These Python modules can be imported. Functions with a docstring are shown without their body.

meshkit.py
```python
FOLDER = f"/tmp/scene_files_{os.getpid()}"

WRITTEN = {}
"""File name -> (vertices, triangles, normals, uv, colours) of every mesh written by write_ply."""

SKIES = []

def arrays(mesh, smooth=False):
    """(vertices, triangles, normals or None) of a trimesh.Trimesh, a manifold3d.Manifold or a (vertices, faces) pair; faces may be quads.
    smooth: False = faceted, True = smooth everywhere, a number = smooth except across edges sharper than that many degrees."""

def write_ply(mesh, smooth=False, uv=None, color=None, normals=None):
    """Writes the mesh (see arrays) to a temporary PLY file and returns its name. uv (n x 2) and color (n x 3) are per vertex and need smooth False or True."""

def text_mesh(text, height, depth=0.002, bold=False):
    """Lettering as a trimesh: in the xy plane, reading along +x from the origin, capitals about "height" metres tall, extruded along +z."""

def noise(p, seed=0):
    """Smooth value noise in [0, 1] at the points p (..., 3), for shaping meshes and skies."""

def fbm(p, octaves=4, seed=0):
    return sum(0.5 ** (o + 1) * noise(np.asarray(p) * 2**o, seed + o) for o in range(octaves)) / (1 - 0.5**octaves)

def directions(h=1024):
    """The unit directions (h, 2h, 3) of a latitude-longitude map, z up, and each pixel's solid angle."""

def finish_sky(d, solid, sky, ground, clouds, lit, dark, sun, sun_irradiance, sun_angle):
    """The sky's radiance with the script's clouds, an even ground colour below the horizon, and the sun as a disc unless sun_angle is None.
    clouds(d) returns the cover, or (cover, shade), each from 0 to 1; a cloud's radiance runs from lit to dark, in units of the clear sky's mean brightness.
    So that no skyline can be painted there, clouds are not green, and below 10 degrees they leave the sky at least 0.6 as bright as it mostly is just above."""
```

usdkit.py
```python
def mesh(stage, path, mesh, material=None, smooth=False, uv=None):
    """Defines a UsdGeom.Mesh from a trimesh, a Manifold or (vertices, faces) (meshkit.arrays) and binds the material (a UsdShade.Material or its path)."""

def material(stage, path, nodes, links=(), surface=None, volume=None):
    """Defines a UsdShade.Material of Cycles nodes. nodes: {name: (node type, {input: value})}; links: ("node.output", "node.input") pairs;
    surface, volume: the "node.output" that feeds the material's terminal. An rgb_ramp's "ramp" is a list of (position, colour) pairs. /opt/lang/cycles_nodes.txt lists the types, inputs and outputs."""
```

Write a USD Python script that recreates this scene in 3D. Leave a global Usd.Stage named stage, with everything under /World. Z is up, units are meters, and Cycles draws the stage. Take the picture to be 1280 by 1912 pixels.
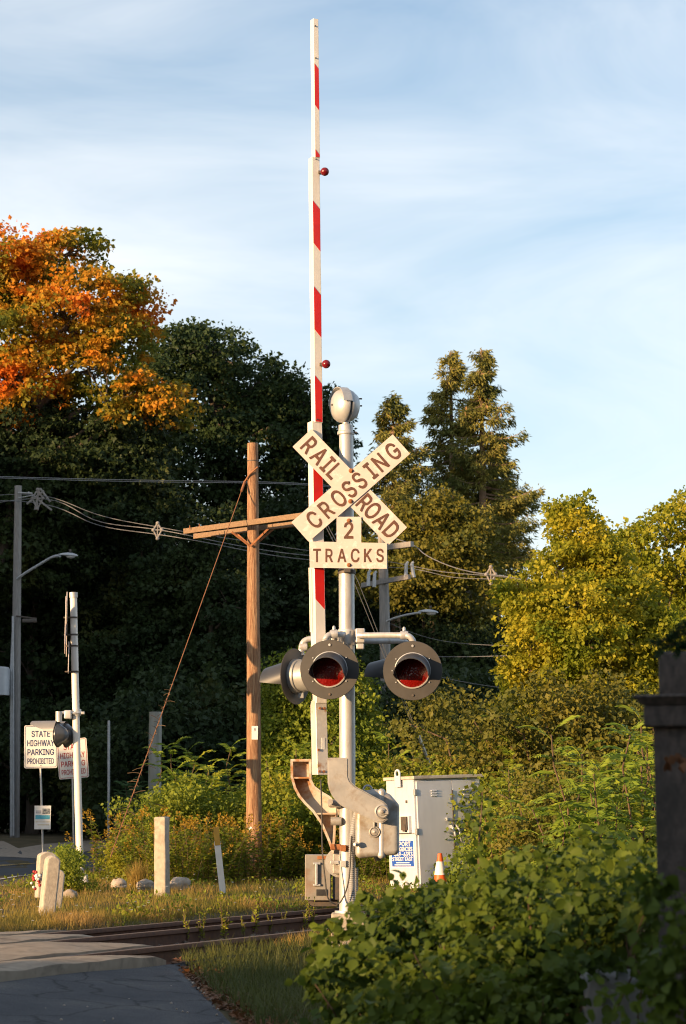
import math, random
import numpy as np
import trimesh, manifold3d
import shapely.geometry as sg
import meshkit, usdkit
from pxr import Usd, UsdGeom, UsdLux, UsdShade, Gf, Sdf, Vt

PI = math.pi
rng = np.random.default_rng(7)
stage = Usd.Stage.CreateInMemory()
UsdGeom.SetStageUpAxis(stage, UsdGeom.Tokens.z)
UsdGeom.SetStageMetersPerUnit(stage, 1.0)
UsdGeom.Xform.Define(stage, '/World')
UsdGeom.Scope.Define(stage, '/World/Looks')

# ------------------------------------------------------------------ camera, sky, sun, exposure
FPX, HOR, CAMZ = 4200.0, 1517.0, 1.06          # focal length in photo pixels, horizon row, eye height
PITCH = math.atan((HOR - 956.0) / FPX)
cam = UsdGeom.Camera.Define(stage, '/World/camera')
cam.CreateFocalLengthAttr(50.0)
cam.CreateHorizontalApertureAttr(50.0 * 1280 / FPX)
cam.CreateVerticalApertureAttr(50.0 * 1912 / FPX)
cam.CreateFStopAttr(2.8)
cam.CreateFocusDistanceAttr(25.0)
cam.CreateClippingRangeAttr(Gf.Vec2f(0.1, 3000.0))
cam.CreateExposureAttr(0.98)
cam.AddTranslateOp().Set(Gf.Vec3d(0, 0, CAMZ))
cam.AddRotateXOp().Set(90.0 + math.degrees(PITCH))

SUN_AZ, SUN_EL = math.radians(50.0), math.radians(8.0)      # left of and behind the camera
TOSUN = np.array([-math.sin(SUN_AZ) * math.cos(SUN_EL), -math.cos(SUN_AZ) * math.cos(SUN_EL), math.sin(SUN_EL)])
sun = UsdLux.DistantLight.Define(stage, '/World/sun_light')
sun.CreateNormalizeAttr(True)
sun.CreateIntensityAttr(1.25)
sun.CreateAngleAttr(0.5)
sun.CreateColorAttr(Gf.Vec3f(1.0, 0.65, 0.34))
_z = Gf.Vec3d(*TOSUN); _x = Gf.Cross(Gf.Vec3d(0, 0, 1), _z).GetNormalized(); _y = Gf.Cross(_z, _x)
sun.AddTransformOp().Set(Gf.Matrix4d(_x[0], _x[1], _x[2], 0, _y[0], _y[1], _y[2], 0, _z[0], _z[1], _z[2], 0, 0, 0, 0, 1))

SKY_STRENGTH = 0.132
skymat = usdkit.material(stage, '/World/Looks/sky_dome', {
    'tc': ('texture_coordinate', {}),
    'sky': ('sky_texture', {'sky_type': 'single_scattering', 'sun_disc': False, 'sun_elevation': SUN_EL,
                            'sun_rotation': math.atan2(TOSUN[0], TOSUN[1]), 'altitude': 50.0, 'air_density': 1.0, 'aerosol_density': 1.0, 'ozone_density': 2.2}),
    'map': ('mapping', {'rotation': (0.0, -0.30, 0.3), 'scale': (2.6, 5.0, 9.0)}),
    'n1': ('noise_texture', {'scale': 1.2, 'detail': 8.0, 'roughness': 0.56, 'distortion': 0.9}),
    'map2': ('mapping', {'scale': (1.0, 1.0, 2.6)}),
    'n2': ('noise_texture', {'scale': 2.1, 'detail': 4.0, 'roughness': 0.5}),
    'm': ('math', {'math_type': 'multiply'}),
    'r': ('map_range', {'from_min': 0.17, 'from_max': 0.42, 'to_min': 0.08, 'to_max': 0.68, 'clamp': True}),
    'sx': ('separate_xyz', {}), 'hz': ('map_range', {'from_min': 0.02, 'from_max': 0.42, 'to_min': 0.34, 'to_max': 0.0, 'clamp': True}), 'ad': ('math', {'math_type': 'add', 'use_clamp': True}),
    'cl': ('mix', {'mix_type': 'mix', 'color2': (4.55, 4.6, 4.6)}),
    'bg': ('background_shader', {'strength': SKY_STRENGTH}),
}, [('tc.generated', 'map.vector'), ('map.vector', 'n1.vector'), ('tc.generated', 'map2.vector'), ('map2.vector', 'n2.vector'),
    ('n1.fac', 'm.value1'), ('n2.fac', 'm.value2'), ('m.value', 'r.value'), ('r.result', 'ad.value1'), ('tc.generated', 'sx.vector'), ('sx.z', 'hz.value'), ('hz.result', 'ad.value2'), ('ad.value', 'cl.fac'),
    ('sky.color', 'cl.color1'), ('cl.color', 'bg.color')], surface='bg.background')
dome = UsdLux.DomeLight.Define(stage, '/World/sky')
UsdShade.MaterialBindingAPI.Apply(dome.GetPrim()).Bind(skymat)

# ------------------------------------------------------------------ helpers
def P(px, py, d):
    """World point seen at photo pixel (px, py) at the distance y = d."""
    cx, cy, cz = (px - 640) / FPX, (956 - py) / FPX, 1.0
    y = cz * math.cos(PITCH) - cy * math.sin(PITCH)
    z = cz * math.sin(PITCH) + cy * math.cos(PITCH)
    return np.array([cx / y * d, d, CAMZ + z / y * d])

def G(px, py, z=0.0):
    """World point on the height z seen at the photo pixel."""
    a = P(px, py, 1.0)
    return P(px, py, (z - CAMZ) / (a[2] - CAMZ))

used = {}
def numbered(parent, name):
    k = used.get((parent, name), 0); used[(parent, name)] = k + 1
    return name if k == 0 else f'{name}_{k:03d}'

def datas(prim, **kw):
    for k, v in kw.items():
        if v: prim.SetCustomDataByKey(k, v)

def arr(m):
    v, f, _ = meshkit.arrays(m)
    return v, f

def join(*ms):
    vs, fs, n = [], [], 0
    for m in ms:
        v, f = arr(m); vs.append(v); fs.append(f + n); n += len(v)
    return np.vstack(vs), np.vstack(fs)

def moved(m, t=(0, 0, 0), R=None):
    v, f = arr(m)
    if R is not None: v = v @ np.asarray(R).T
    return v + np.asarray(t), f

class Thing:
    def __init__(s, name, label, cat, base=(0, 0, 0), group=None, kind=None, rotz=0, scale=1):
        s.base = np.asarray(base, float)
        s.path = '/World/' + numbered('/World', name)
        x = UsdGeom.Xform.Define(stage, s.path)
        x.AddTranslateOp().Set(Gf.Vec3d(*map(float, base)))
        if rotz: x.AddRotateZOp().Set(rotz)
        if scale != 1: x.AddScaleOp().Set(Gf.Vec3f(scale, scale, scale))
        s.prim = x.GetPrim()
        datas(s.prim, label=label, category=cat, group=group, kind=kind)
    def add(s, name, m, mt, smooth=35, parent=None, label=None, kind=None):
        """A part in world coordinates (given relative to the base when the thing is a prototype at the origin)."""
        path = (parent or s.path) + '/' + numbered(parent or s.path, name)
        v, f = arr(m)
        usdkit.mesh(stage, path, (v - s.base, f), mt, smooth)
        datas(stage.GetPrimAtPath(path), label=label, kind=kind)
        return path

def single(name, m, mt, label=None, cat=None, kind=None, group=None, smooth=False):
    path = '/World/' + numbered('/World', name)
    usdkit.mesh(stage, path, m, mt, smooth)
    datas(stage.GetPrimAtPath(path), label=label, category=cat, kind=kind, group=group)
    return path

def copy_of(src, name, label, base, rotz=0, scale=1.0, group=None, cat=None):
    path = '/World/' + numbered('/World', name)
    x = UsdGeom.Xform.Define(stage, path)
    x.GetPrim().GetReferences().AddInternalReference(src.path)
    x.GetPrim().SetInstanceable(True)
    x.ClearXformOpOrder()
    m = Gf.Matrix4d().SetScale(scale) * Gf.Matrix4d().SetRotate(Gf.Rotation(Gf.Vec3d(0, 0, 1), rotz)) * Gf.Matrix4d().SetTranslate(Gf.Vec3d(*map(float, base)))
    x.AddTransformOp(opSuffix='place').Set(m)
    datas(x.GetPrim(), label=label, category=cat or src.prim.GetCustomDataByKey('category'), group=group)
    return x

def rot(ax, a):
    c, s = math.cos(a), math.sin(a)
    return np.array({'x': [[1, 0, 0], [0, c, -s], [0, s, c]], 'y': [[c, 0, s], [0, 1, 0], [-s, 0, c]], 'z': [[c, -s, 0], [s, c, 0], [0, 0, 1]]}[ax])

def frame(z, up=(0, 0, 1)):
    z = np.asarray(z, float); z = z / np.linalg.norm(z)
    x = np.cross(up, z); x = x / np.linalg.norm(x) if np.linalg.norm(x) > 1e-6 else np.array([1.0, 0, 0])
    return np.stack([x, np.cross(z, x), z], 1)

def tube(pts, r, n=10, caps=True):
    pts = np.asarray(pts, float); k = len(pts)
    r = np.broadcast_to(np.asarray(r, float), (k,))
    t = np.gradient(pts, axis=0); t /= np.linalg.norm(t, axis=1, keepdims=True) + 1e-12
    ref = np.array([0.3, 0.2, 1.0]) if abs(t[0, 2]) < 0.9 else np.array([1.0, 0.1, 0.0])
    a = np.cross(t, ref); a /= np.linalg.norm(a, axis=1, keepdims=True); b = np.cross(t, a)
    th = np.arange(n) / n * 2 * PI
    v = pts[:, None] + r[:, None, None] * (np.cos(th)[None, :, None] * a[:, None] + np.sin(th)[None, :, None] * b[:, None])
    i = np.arange(k - 1)[:, None] * n + np.arange(n)[None]
    j = np.arange(k - 1)[:, None] * n + (np.arange(n)[None] + 1) % n
    f = np.concatenate([np.stack([i, j, i + n], -1).reshape(-1, 3), np.stack([j, j + n, i + n], -1).reshape(-1, 3)])
    v = v.reshape(-1, 3)
    if caps:
        v = np.vstack([v, pts[0], pts[-1]]); c0, c1 = k * n, k * n + 1
        q = np.arange(n)
        f = np.vstack([f, np.stack([(q + 1) % n, q, np.full(n, c0)], 1), np.stack([(k - 1) * n + q, (k - 1) * n + (q + 1) % n, np.full(n, c1)], 1)])
    return v, f[:, ::-1]

def smooth_path(ctrl, n=24):
    from scipy.interpolate import CubicSpline
    c = np.asarray(ctrl, float)
    s = np.concatenate([[0], np.cumsum(np.linalg.norm(np.diff(c, axis=0), axis=1))])
    return CubicSpline(s, c)(np.linspace(0, s[-1], n))

def rbox(size, r=0.01, seg=8):
    """Box with rounded edges, centred."""
    hx, hy, hz = [max(x / 2 - r, 1e-4) for x in size]
    sp = manifold3d.Manifold.sphere(r, seg)
    return manifold3d.Manifold.batch_hull([sp.translate((a * hx, b * hy, c * hz)) for a in (-1, 1) for b in (-1, 1) for c in (-1, 1)])

def cyl(r, h, n=24, r2=None):
    return manifold3d.Manifold.cylinder(h, r, r if r2 is None else r2, n)

def lathe(prof, n=32):
    """prof: (radius, z) pairs from bottom to top."""
    prof = np.asarray(prof, float); k = len(prof); th = np.arange(n) / n * 2 * PI
    v = np.stack([prof[:, 0, None] * np.cos(th), prof[:, 0, None] * np.sin(th), np.repeat(prof[:, 1, None], n, 1)], -1).reshape(-1, 3)
    i = np.arange(k - 1)[:, None] * n + np.arange(n)[None]; j = np.arange(k - 1)[:, None] * n + (np.arange(n)[None] + 1) % n
    return v, np.concatenate([np.stack([i, j, i + n], -1).reshape(-1, 3), np.stack([j, j + n, i + n], -1).reshape(-1, 3)])

def plate(poly, thick):
    """Polygon (x right, z up) extruded along y, front at y = 0, back at y = thick."""
    m = trimesh.creation.extrude_polygon(sg.Polygon(poly) if not hasattr(poly, 'geom_type') else poly, thick, engine='earcut')
    v, f = np.array(m.vertices), np.array(m.faces)
    return np.stack([v[:, 0], thick - v[:, 2], v[:, 1]], 1), f     # mirrored twice: keeps the winding up to a flip

def fixed(m):
    v, f = arr(m)
    t = trimesh.Trimesh(v, f, process=True); t.fix_normals()
    return t

def px_plate(pts, d, thick):
    """Plate whose outline is given in photo pixels at the distance d, front face at d."""
    q = np.array([P(x, y, d) for x, y in pts])
    return fixed(moved(plate(q[:, [0, 2]], thick), (0, d, 0)))

def lettering(text, h, xs=1.0, gap=None, depth=0.002, bold=False):
    """Word in the plane (x right, z up, facing -y), centred on the origin."""
    if gap is None:
        m = meshkit.text_mesh(text, h, depth, bold); v, f = np.array(m.vertices), np.array(m.faces)
    else:
        parts, x = [], 0
        for ch in text:
            if ch == ' ': x += h * 0.5; continue
            m = meshkit.text_mesh(ch, h, depth, bold); vv = np.array(m.vertices)
            w = (vv[:, 0].max() - vv[:, 0].min()) * xs
            vv[:, 0] = (vv[:, 0] - vv[:, 0].min()) * xs + x
            parts.append((vv, np.array(m.faces))); x += w + gap
        v, f = join(*parts); xs = 1.0
    v = v.copy(); v[:, 0] *= xs
    c = (v.min(0) + v.max(0)) / 2; v[:, :2] -= c[:2]
    return np.stack([v[:, 0], -v[:, 2], v[:, 1]], 1), f

# ------------------------------------------------------------------ materials
def M(name): return f'/World/Looks/{name}'

def mat(name, a, b=None, scale=6.0, rough=0.6, metal=0.0, stretch=(1, 1, 1), bump=0.0, bscale=None, spec=0.5, lo=0.35, hi=0.65, detail=5.0, dirt=None, dscale=3.0, dlo=0.5, dhi=0.75, dist=0.01):
    """Colour a to b through noise; optional stains of the colour dirt in patches of their own."""
    b = a if b is None else b
    nodes = {'g': ('texture_coordinate', {}), 'mp': ('mapping', {'scale': stretch}),
             'n': ('noise_texture', {'scale': scale, 'detail': detail, 'roughness': 0.6}),
             'r': ('rgb_ramp', {'ramp': [(lo, a), (hi, b)]}),
             'p': ('principled_bsdf', {'roughness': rough, 'metallic': metal, 'specular_ior_level': spec})}
    links = [('g.object', 'mp.vector'), ('mp.vector', 'n.vector'), ('n.fac', 'r.fac')]
    out = 'r.color'
    if dirt is not None:
        nodes['dn'] = ('noise_texture', {'scale': dscale, 'detail': 6.0, 'roughness': 0.65, 'distortion': 0.4})
        nodes['dr'] = ('map_range', {'from_min': dlo, 'from_max': dhi, 'clamp': True})
        nodes['dm'] = ('mix', {'color2': dirt})
        links += [('mp.vector', 'dn.vector'), ('dn.fac', 'dr.value'), ('dr.result', 'dm.fac'), (out, 'dm.color1')]
        out = 'dm.color'
    links.append((out, 'p.base_color'))
    if bump:
        nodes['bn'] = ('noise_texture', {'scale': bscale or scale * 3, 'detail': 6.0, 'roughness': 0.65})
        nodes['bu'] = ('bump', {'strength': bump, 'distance': dist})
        links += [('mp.vector', 'bn.vector'), ('bn.fac', 'bu.height'), ('bu.normal', 'p.normal')]
    return usdkit.material(stage, M(name), nodes, links, surface='p.BSDF')

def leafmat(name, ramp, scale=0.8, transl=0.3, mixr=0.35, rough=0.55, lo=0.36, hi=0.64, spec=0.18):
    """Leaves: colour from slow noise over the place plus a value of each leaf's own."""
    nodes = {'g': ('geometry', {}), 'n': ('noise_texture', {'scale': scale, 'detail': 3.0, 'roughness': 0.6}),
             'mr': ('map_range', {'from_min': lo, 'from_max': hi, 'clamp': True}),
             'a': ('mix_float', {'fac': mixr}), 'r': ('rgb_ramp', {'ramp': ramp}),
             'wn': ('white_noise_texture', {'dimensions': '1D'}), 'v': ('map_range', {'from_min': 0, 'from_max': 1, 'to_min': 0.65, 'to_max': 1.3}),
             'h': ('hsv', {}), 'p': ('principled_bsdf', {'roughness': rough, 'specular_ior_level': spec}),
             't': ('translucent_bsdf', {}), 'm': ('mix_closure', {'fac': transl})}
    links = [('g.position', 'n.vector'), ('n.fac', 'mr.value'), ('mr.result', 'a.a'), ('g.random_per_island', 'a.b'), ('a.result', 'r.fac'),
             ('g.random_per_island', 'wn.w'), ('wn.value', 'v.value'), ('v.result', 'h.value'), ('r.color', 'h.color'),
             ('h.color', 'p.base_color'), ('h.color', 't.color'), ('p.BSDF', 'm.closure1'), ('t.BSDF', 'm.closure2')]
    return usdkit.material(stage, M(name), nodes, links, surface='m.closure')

silver = mat('silver_paint', (0.46, 0.46, 0.455), (0.55, 0.545, 0.53), 5, 0.42, 0.35, bump=0.06, bscale=60, dirt=(0.30, 0.25, 0.20), dscale=4, dlo=0.52, dhi=0.76, stretch=(2, 2, 0.45))
silver_arm = mat('weathered_silver_paint', (0.34, 0.335, 0.325), (0.44, 0.425, 0.40), 7, 0.45, 0.3, bump=0.1, bscale=70, dirt=(0.26, 0.20, 0.14), dscale=6, dlo=0.48, dhi=0.70)
white_paint = mat('white_gate_paint', (0.74, 0.70, 0.64), (0.66, 0.625, 0.57), 6, 0.45, dirt=(0.50, 0.44, 0.36), dscale=9, dlo=0.60, dhi=0.85, stretch=(1, 1, 0.35))
channel_white = mat('scuffed_white_steel', (0.62, 0.60, 0.57), (0.52, 0.50, 0.47), 8, 0.45, 0.15, dirt=(0.36, 0.18, 0.08), dscale=9, dlo=0.60, dhi=0.72)
red_tape = mat('red_reflective_tape', (0.62, 0.018, 0.010), (0.52, 0.014, 0.010), 8, 0.35)
sign_white = mat('faded_sign_sheeting', (0.60, 0.52, 0.475), (0.53, 0.455, 0.41), 5, 0.5, dirt=(0.66, 0.59, 0.55), dscale=12, dlo=0.55, dhi=0.62)
sign_brown = mat('faded_brown_lettering', (0.13, 0.055, 0.030), (0.09, 0.04, 0.025), 20, 0.5)
rust = mat('rust', (0.22, 0.08, 0.03), (0.32, 0.13, 0.05), 20, 0.85, bump=0.2)
rusty_channel = mat('rusted_painted_casting', (0.52, 0.49, 0.43), (0.46, 0.41, 0.33), 6, 0.6, 0.1, dirt=(0.34, 0.15, 0.05), dscale=6, dlo=0.47, dhi=0.64, bump=0.15)
black_disc = mat('matt_black_paint', (0.036, 0.033, 0.030), (0.05, 0.046, 0.042), 5, 0.55)
hood_black = mat('hood_paint', (0.030, 0.032, 0.037), (0.042, 0.044, 0.05), 6, 0.38)
housing_grey = mat('galvanised_housing', (0.40, 0.40, 0.38), (0.30, 0.30, 0.29), 9, 0.5, 0.4, dirt=(0.20, 0.18, 0.15), dscale=6)
lens_red = usdkit.material(stage, M('red_lens'), {
    'g': ('texture_coordinate', {}), 'v': ('voronoi_texture', {'scale': 55.0}), 'bu': ('bump', {'strength': 0.7, 'distance': 0.006}),
    'p': ('principled_bsdf', {'base_color': (0.16, 0.0045, 0.002), 'roughness': 0.12, 'coat_weight': 0.3, 'coat_roughness': 0.03, 'specular_ior_level': 0.6})},
    [('g.object', 'v.vector'), ('v.distance', 'bu.height'), ('bu.normal', 'p.normal')], surface='p.BSDF')
lamp_red = mat('red_lamp_plastic', (0.16, 0.006, 0.010), (0.13, 0.005, 0.008), 8, 0.25)
black_rubber = mat('black_cable_rubber', (0.018, 0.018, 0.019), (0.03, 0.03, 0.03), 20, 0.5)
conduit_grey = mat('grey_conduit', (0.34, 0.34, 0.34), (0.27, 0.27, 0.27), 20, 0.5)
steel_dark = mat('dark_steel', (0.07, 0.065, 0.06), (0.12, 0.09, 0.07), 14, 0.6, 0.3)
concrete = mat('weathered_concrete', (0.46, 0.40, 0.32), (0.34, 0.30, 0.24), 14, 0.9, bump=0.5, bscale=90, dirt=(0.22, 0.19, 0.14), dscale=7, dlo=0.52, dhi=0.75)
granite = mat('pale_granite', (0.50, 0.45, 0.37), (0.38, 0.33, 0.27), 22, 0.88, bump=0.6, bscale=70, dirt=(0.26, 0.21, 0.15), dscale=6, dlo=0.55, dhi=0.8)
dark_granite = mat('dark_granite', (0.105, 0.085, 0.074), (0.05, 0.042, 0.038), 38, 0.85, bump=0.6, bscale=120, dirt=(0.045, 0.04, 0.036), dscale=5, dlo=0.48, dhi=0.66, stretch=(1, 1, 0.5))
rock = mat('field_stone', (0.42, 0.36, 0.30), (0.28, 0.23, 0.18), 9, 0.9, bump=0.7, bscale=30)
asphalt = usdkit.material(stage, M('road_asphalt'), {
    'g': ('texture_coordinate', {}), 'n': ('noise_texture', {'scale': 1.3, 'detail': 5.0, 'roughness': 0.6}), 'r': ('rgb_ramp', {'ramp': [(0.32, (0.050, 0.052, 0.058)), (0.55, (0.075, 0.076, 0.080)), (0.72, (0.115, 0.110, 0.102))]}),
    'sp': ('noise_texture', {'scale': 95.0, 'detail': 3.0, 'roughness': 0.7}), 'sr': ('map_range', {'from_min': 0.3, 'from_max': 0.7, 'to_min': 0.55, 'to_max': 1.5}), 'm1': ('mix', {'mix_type': 'multiply', 'fac': 1.0}),
    'd': ('noise_texture', {'scale': 2.0, 'detail': 4.0}), 'dm': ('mix', {'mix_type': 'linear_light', 'fac': 0.22}), 'v': ('voronoi_texture', {'feature': 'distance_to_edge', 'scale': 0.75}),
    'vr': ('map_range', {'from_min': 0.0, 'from_max': 0.014, 'to_min': 0.75, 'to_max': 0.0, 'clamp': True}), 'm2': ('mix', {'color2': (0.018, 0.018, 0.018)}),
    'b': ('bump', {'strength': 0.7, 'distance': 0.008}), 'p': ('principled_bsdf', {'roughness': 0.92, 'specular_ior_level': 0.25})},
    [('g.object', 'n.vector'), ('n.fac', 'r.fac'), ('g.object', 'sp.vector'), ('sp.fac', 'sr.value'), ('r.color', 'm1.color1'), ('sr.result', 'm1.color2'), ('g.object', 'd.vector'), ('g.object', 'dm.color1'), ('d.color', 'dm.color2'), ('dm.color', 'v.vector'),
     ('v.distance', 'vr.value'), ('vr.result', 'm2.fac'), ('m1.color', 'm2.color1'), ('m2.color', 'p.base_color'), ('sp.fac', 'b.height'), ('b.normal', 'p.normal')], surface='p.BSDF')
old_asphalt = mat('old_crossing_asphalt', (0.30, 0.245, 0.185), (0.39, 0.32, 0.245), 5, 0.95, bump=1.0, bscale=110, dirt=(0.13, 0.11, 0.09), dscale=3.2, dlo=0.5, dhi=0.75, spec=0.2)
highway_mat = mat('highway_asphalt', (0.055, 0.055, 0.058), (0.07, 0.07, 0.072), 3, 0.9, bump=0.4, bscale=90, spec=0.3)
line_white = mat('white_road_paint', (0.62, 0.62, 0.60), (0.45, 0.45, 0.44), 7, 0.8)
line_yellow = mat('yellow_road_paint', (0.55, 0.33, 0.05), (0.42, 0.27, 0.06), 7, 0.8)
shoulder_mat = mat('pale_gravel_shoulder', (0.34, 0.27, 0.20), (0.24, 0.19, 0.14), 12, 0.95, bump=0.4)
soil = mat('dry_grass_soil', (0.11, 0.085, 0.050), (0.075, 0.065, 0.035), 3.0, 1.0, bump=0.6, bscale=25, dirt=(0.16, 0.115, 0.065), dscale=1.6, spec=0.1)
ballast_mat = mat('rusty_ballast', (0.060, 0.045, 0.035), (0.11, 0.08, 0.058), 28, 0.95, bump=0.9, bscale=40, spec=0.2, dist=0.03)
rail_side = mat('rusty_rail', (0.075, 0.036, 0.022), (0.12, 0.055, 0.03), 16, 0.8, bump=0.25)
rail_top = mat('worn_rail_head', (0.26, 0.16, 0.10), (0.20, 0.12, 0.08), 14, 0.42, 0.55)
sleeper_mat = mat('weathered_sleeper_wood', (0.085, 0.065, 0.05), (0.05, 0.038, 0.03), 7, 0.95, stretch=(1, 1, 8), bump=0.5)
pole_wood = mat('creosoted_pole_wood', (0.17, 0.078, 0.040), (0.38, 0.22, 0.125), 9, 0.85, stretch=(7, 7, 0.40), bump=1.0, bscale=14, dirt=(0.50, 0.34, 0.20), dscale=5, dlo=0.50, dhi=0.70, dist=0.02, spec=0.25)
pole_grey = mat('grey_weathered_pole', (0.30, 0.28, 0.26), (0.20, 0.19, 0.18), 9, 0.9, stretch=(6, 6, 0.5), bump=0.5, bscale=14, dirt=(0.20, 0.13, 0.09), dscale=1.5, dlo=0.55, dhi=0.8)
arm_wood = mat('crossarm_wood', (0.27, 0.17, 0.095), (0.17, 0.11, 0.065), 9, 0.85, stretch=(0.6, 6, 6), bump=0.5, bscale=14)
galv = mat('galvanised_steel', (0.45, 0.46, 0.47), (0.36, 0.37, 0.38), 8, 0.5, 0.45)
lamp_grey = mat('street_lamp_grey', (0.46, 0.48, 0.50), (0.40, 0.42, 0.44), 5, 0.5)
lamp_glass = mat('lamp_refractor', (0.55, 0.56, 0.55), (0.5, 0.5, 0.5), 9, 0.2)
cabinet_white = mat('cabinet_paint', (0.56, 0.585, 0.63), (0.49, 0.515, 0.56), 3, 0.5, 0.05, stretch=(1.6, 1.6, 0.5), dirt=(0.40, 0.36, 0.30), dscale=2.8, dlo=0.54, dhi=0.78, bump=0.03, bscale=12)
cabinet_dirty = mat('cabinet_roof_paint', (0.50, 0.46, 0.40), (0.36, 0.31, 0.25), 7, 0.6)
plate_white = mat('white_plate', (0.74, 0.73, 0.70), (0.66, 0.65, 0.62), 8, 0.5)
sign_grey = mat('dull_sign_sheeting', (0.72, 0.71, 0.66), (0.64, 0.63, 0.59), 6, 0.45)
navy = mat('navy_lettering', (0.012, 0.022, 0.09), (0.018, 0.03, 0.11), 20, 0.5)
sign_red = mat('red_lettering', (0.40, 0.030, 0.028), (0.32, 0.03, 0.028), 20, 0.5)
sign_blue = mat('blue_sign', (0.025, 0.09, 0.42), (0.022, 0.08, 0.36), 10, 0.4)
poster_blue = mat('poster_blue', (0.05, 0.30, 0.44), (0.10, 0.42, 0.52), 45, 0.5)
poster_dark = mat('poster_photo', (0.03, 0.04, 0.07), (0.30, 0.32, 0.30), 35, 0.5)
poster_gold = mat('poster_gold', (0.55, 0.42, 0.20), (0.60, 0.55, 0.45), 35, 0.5)
yellow_tag = mat('yellow_tag', (0.52, 0.30, 0.03), (0.45, 0.24, 0.03), 12, 0.5)
cone_orange = mat('cone_orange', (0.72, 0.12, 0.02), (0.62, 0.10, 0.02), 8, 0.5)
bark = mat('bark', (0.085, 0.065, 0.050), (0.13, 0.10, 0.075), 6, 0.95, stretch=(3, 3, 0.6), bump=0.8, bscale=14)
pale_bark = mat('pale_spruce_bark', (0.20, 0.13, 0.085), (0.28, 0.18, 0.11), 8, 0.95, stretch=(2, 2, 0.7), bump=0.6)
twig = mat('twig', (0.085, 0.055, 0.032), (0.14, 0.09, 0.05), 8, 0.9)
pale_stone = mat('pale_stone', (0.36, 0.36, 0.37), (0.25, 0.25, 0.26), 4, 0.7, bump=0.25, bscale=14)
wire_mat = mat('bare_wire', (0.22, 0.22, 0.23), (0.17, 0.17, 0.18), 8, 0.55, 0.2)
guy_rust = mat('rusty_guy_wire', (0.22, 0.085, 0.035), (0.30, 0.13, 0.05), 8, 0.7)

L_orange = leafmat('orange_maple_leaves', [(0.0, (0.09, 0.125, 0.018)), (0.24, (0.24, 0.20, 0.020)), (0.42, (0.56, 0.25, 0.020)), (0.65, (0.60, 0.155, 0.016)), (1.0, (0.46, 0.065, 0.012))], 0.5, 0.4, 0.35)
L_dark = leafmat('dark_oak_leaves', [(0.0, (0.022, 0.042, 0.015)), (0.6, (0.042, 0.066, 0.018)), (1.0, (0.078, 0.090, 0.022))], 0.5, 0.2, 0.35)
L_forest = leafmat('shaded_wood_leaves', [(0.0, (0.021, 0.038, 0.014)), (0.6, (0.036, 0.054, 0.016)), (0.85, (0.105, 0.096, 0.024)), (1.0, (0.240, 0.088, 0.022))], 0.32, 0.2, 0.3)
L_gold = leafmat('yellow_green_leaves', [(0.0, (0.154, 0.194, 0.015)), (0.40, (0.352, 0.324, 0.024)), (0.75, (0.550, 0.410, 0.030)), (1.0, (0.638, 0.324, 0.030))], 1.1, 0.4, 0.5)
L_mid = leafmat('olive_leaves', [(0.0, (0.085, 0.097, 0.018)), (0.6, (0.160, 0.141, 0.020)), (1.0, (0.244, 0.169, 0.021))], 0.7, 0.25, 0.4)
L_spruce = leafmat('spruce_needles', [(0.0, (0.11, 0.125, 0.03)), (0.6, (0.25, 0.225, 0.05)), (1.0, (0.40, 0.30, 0.075))], 0.8, 0.15, 0.4)
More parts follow.
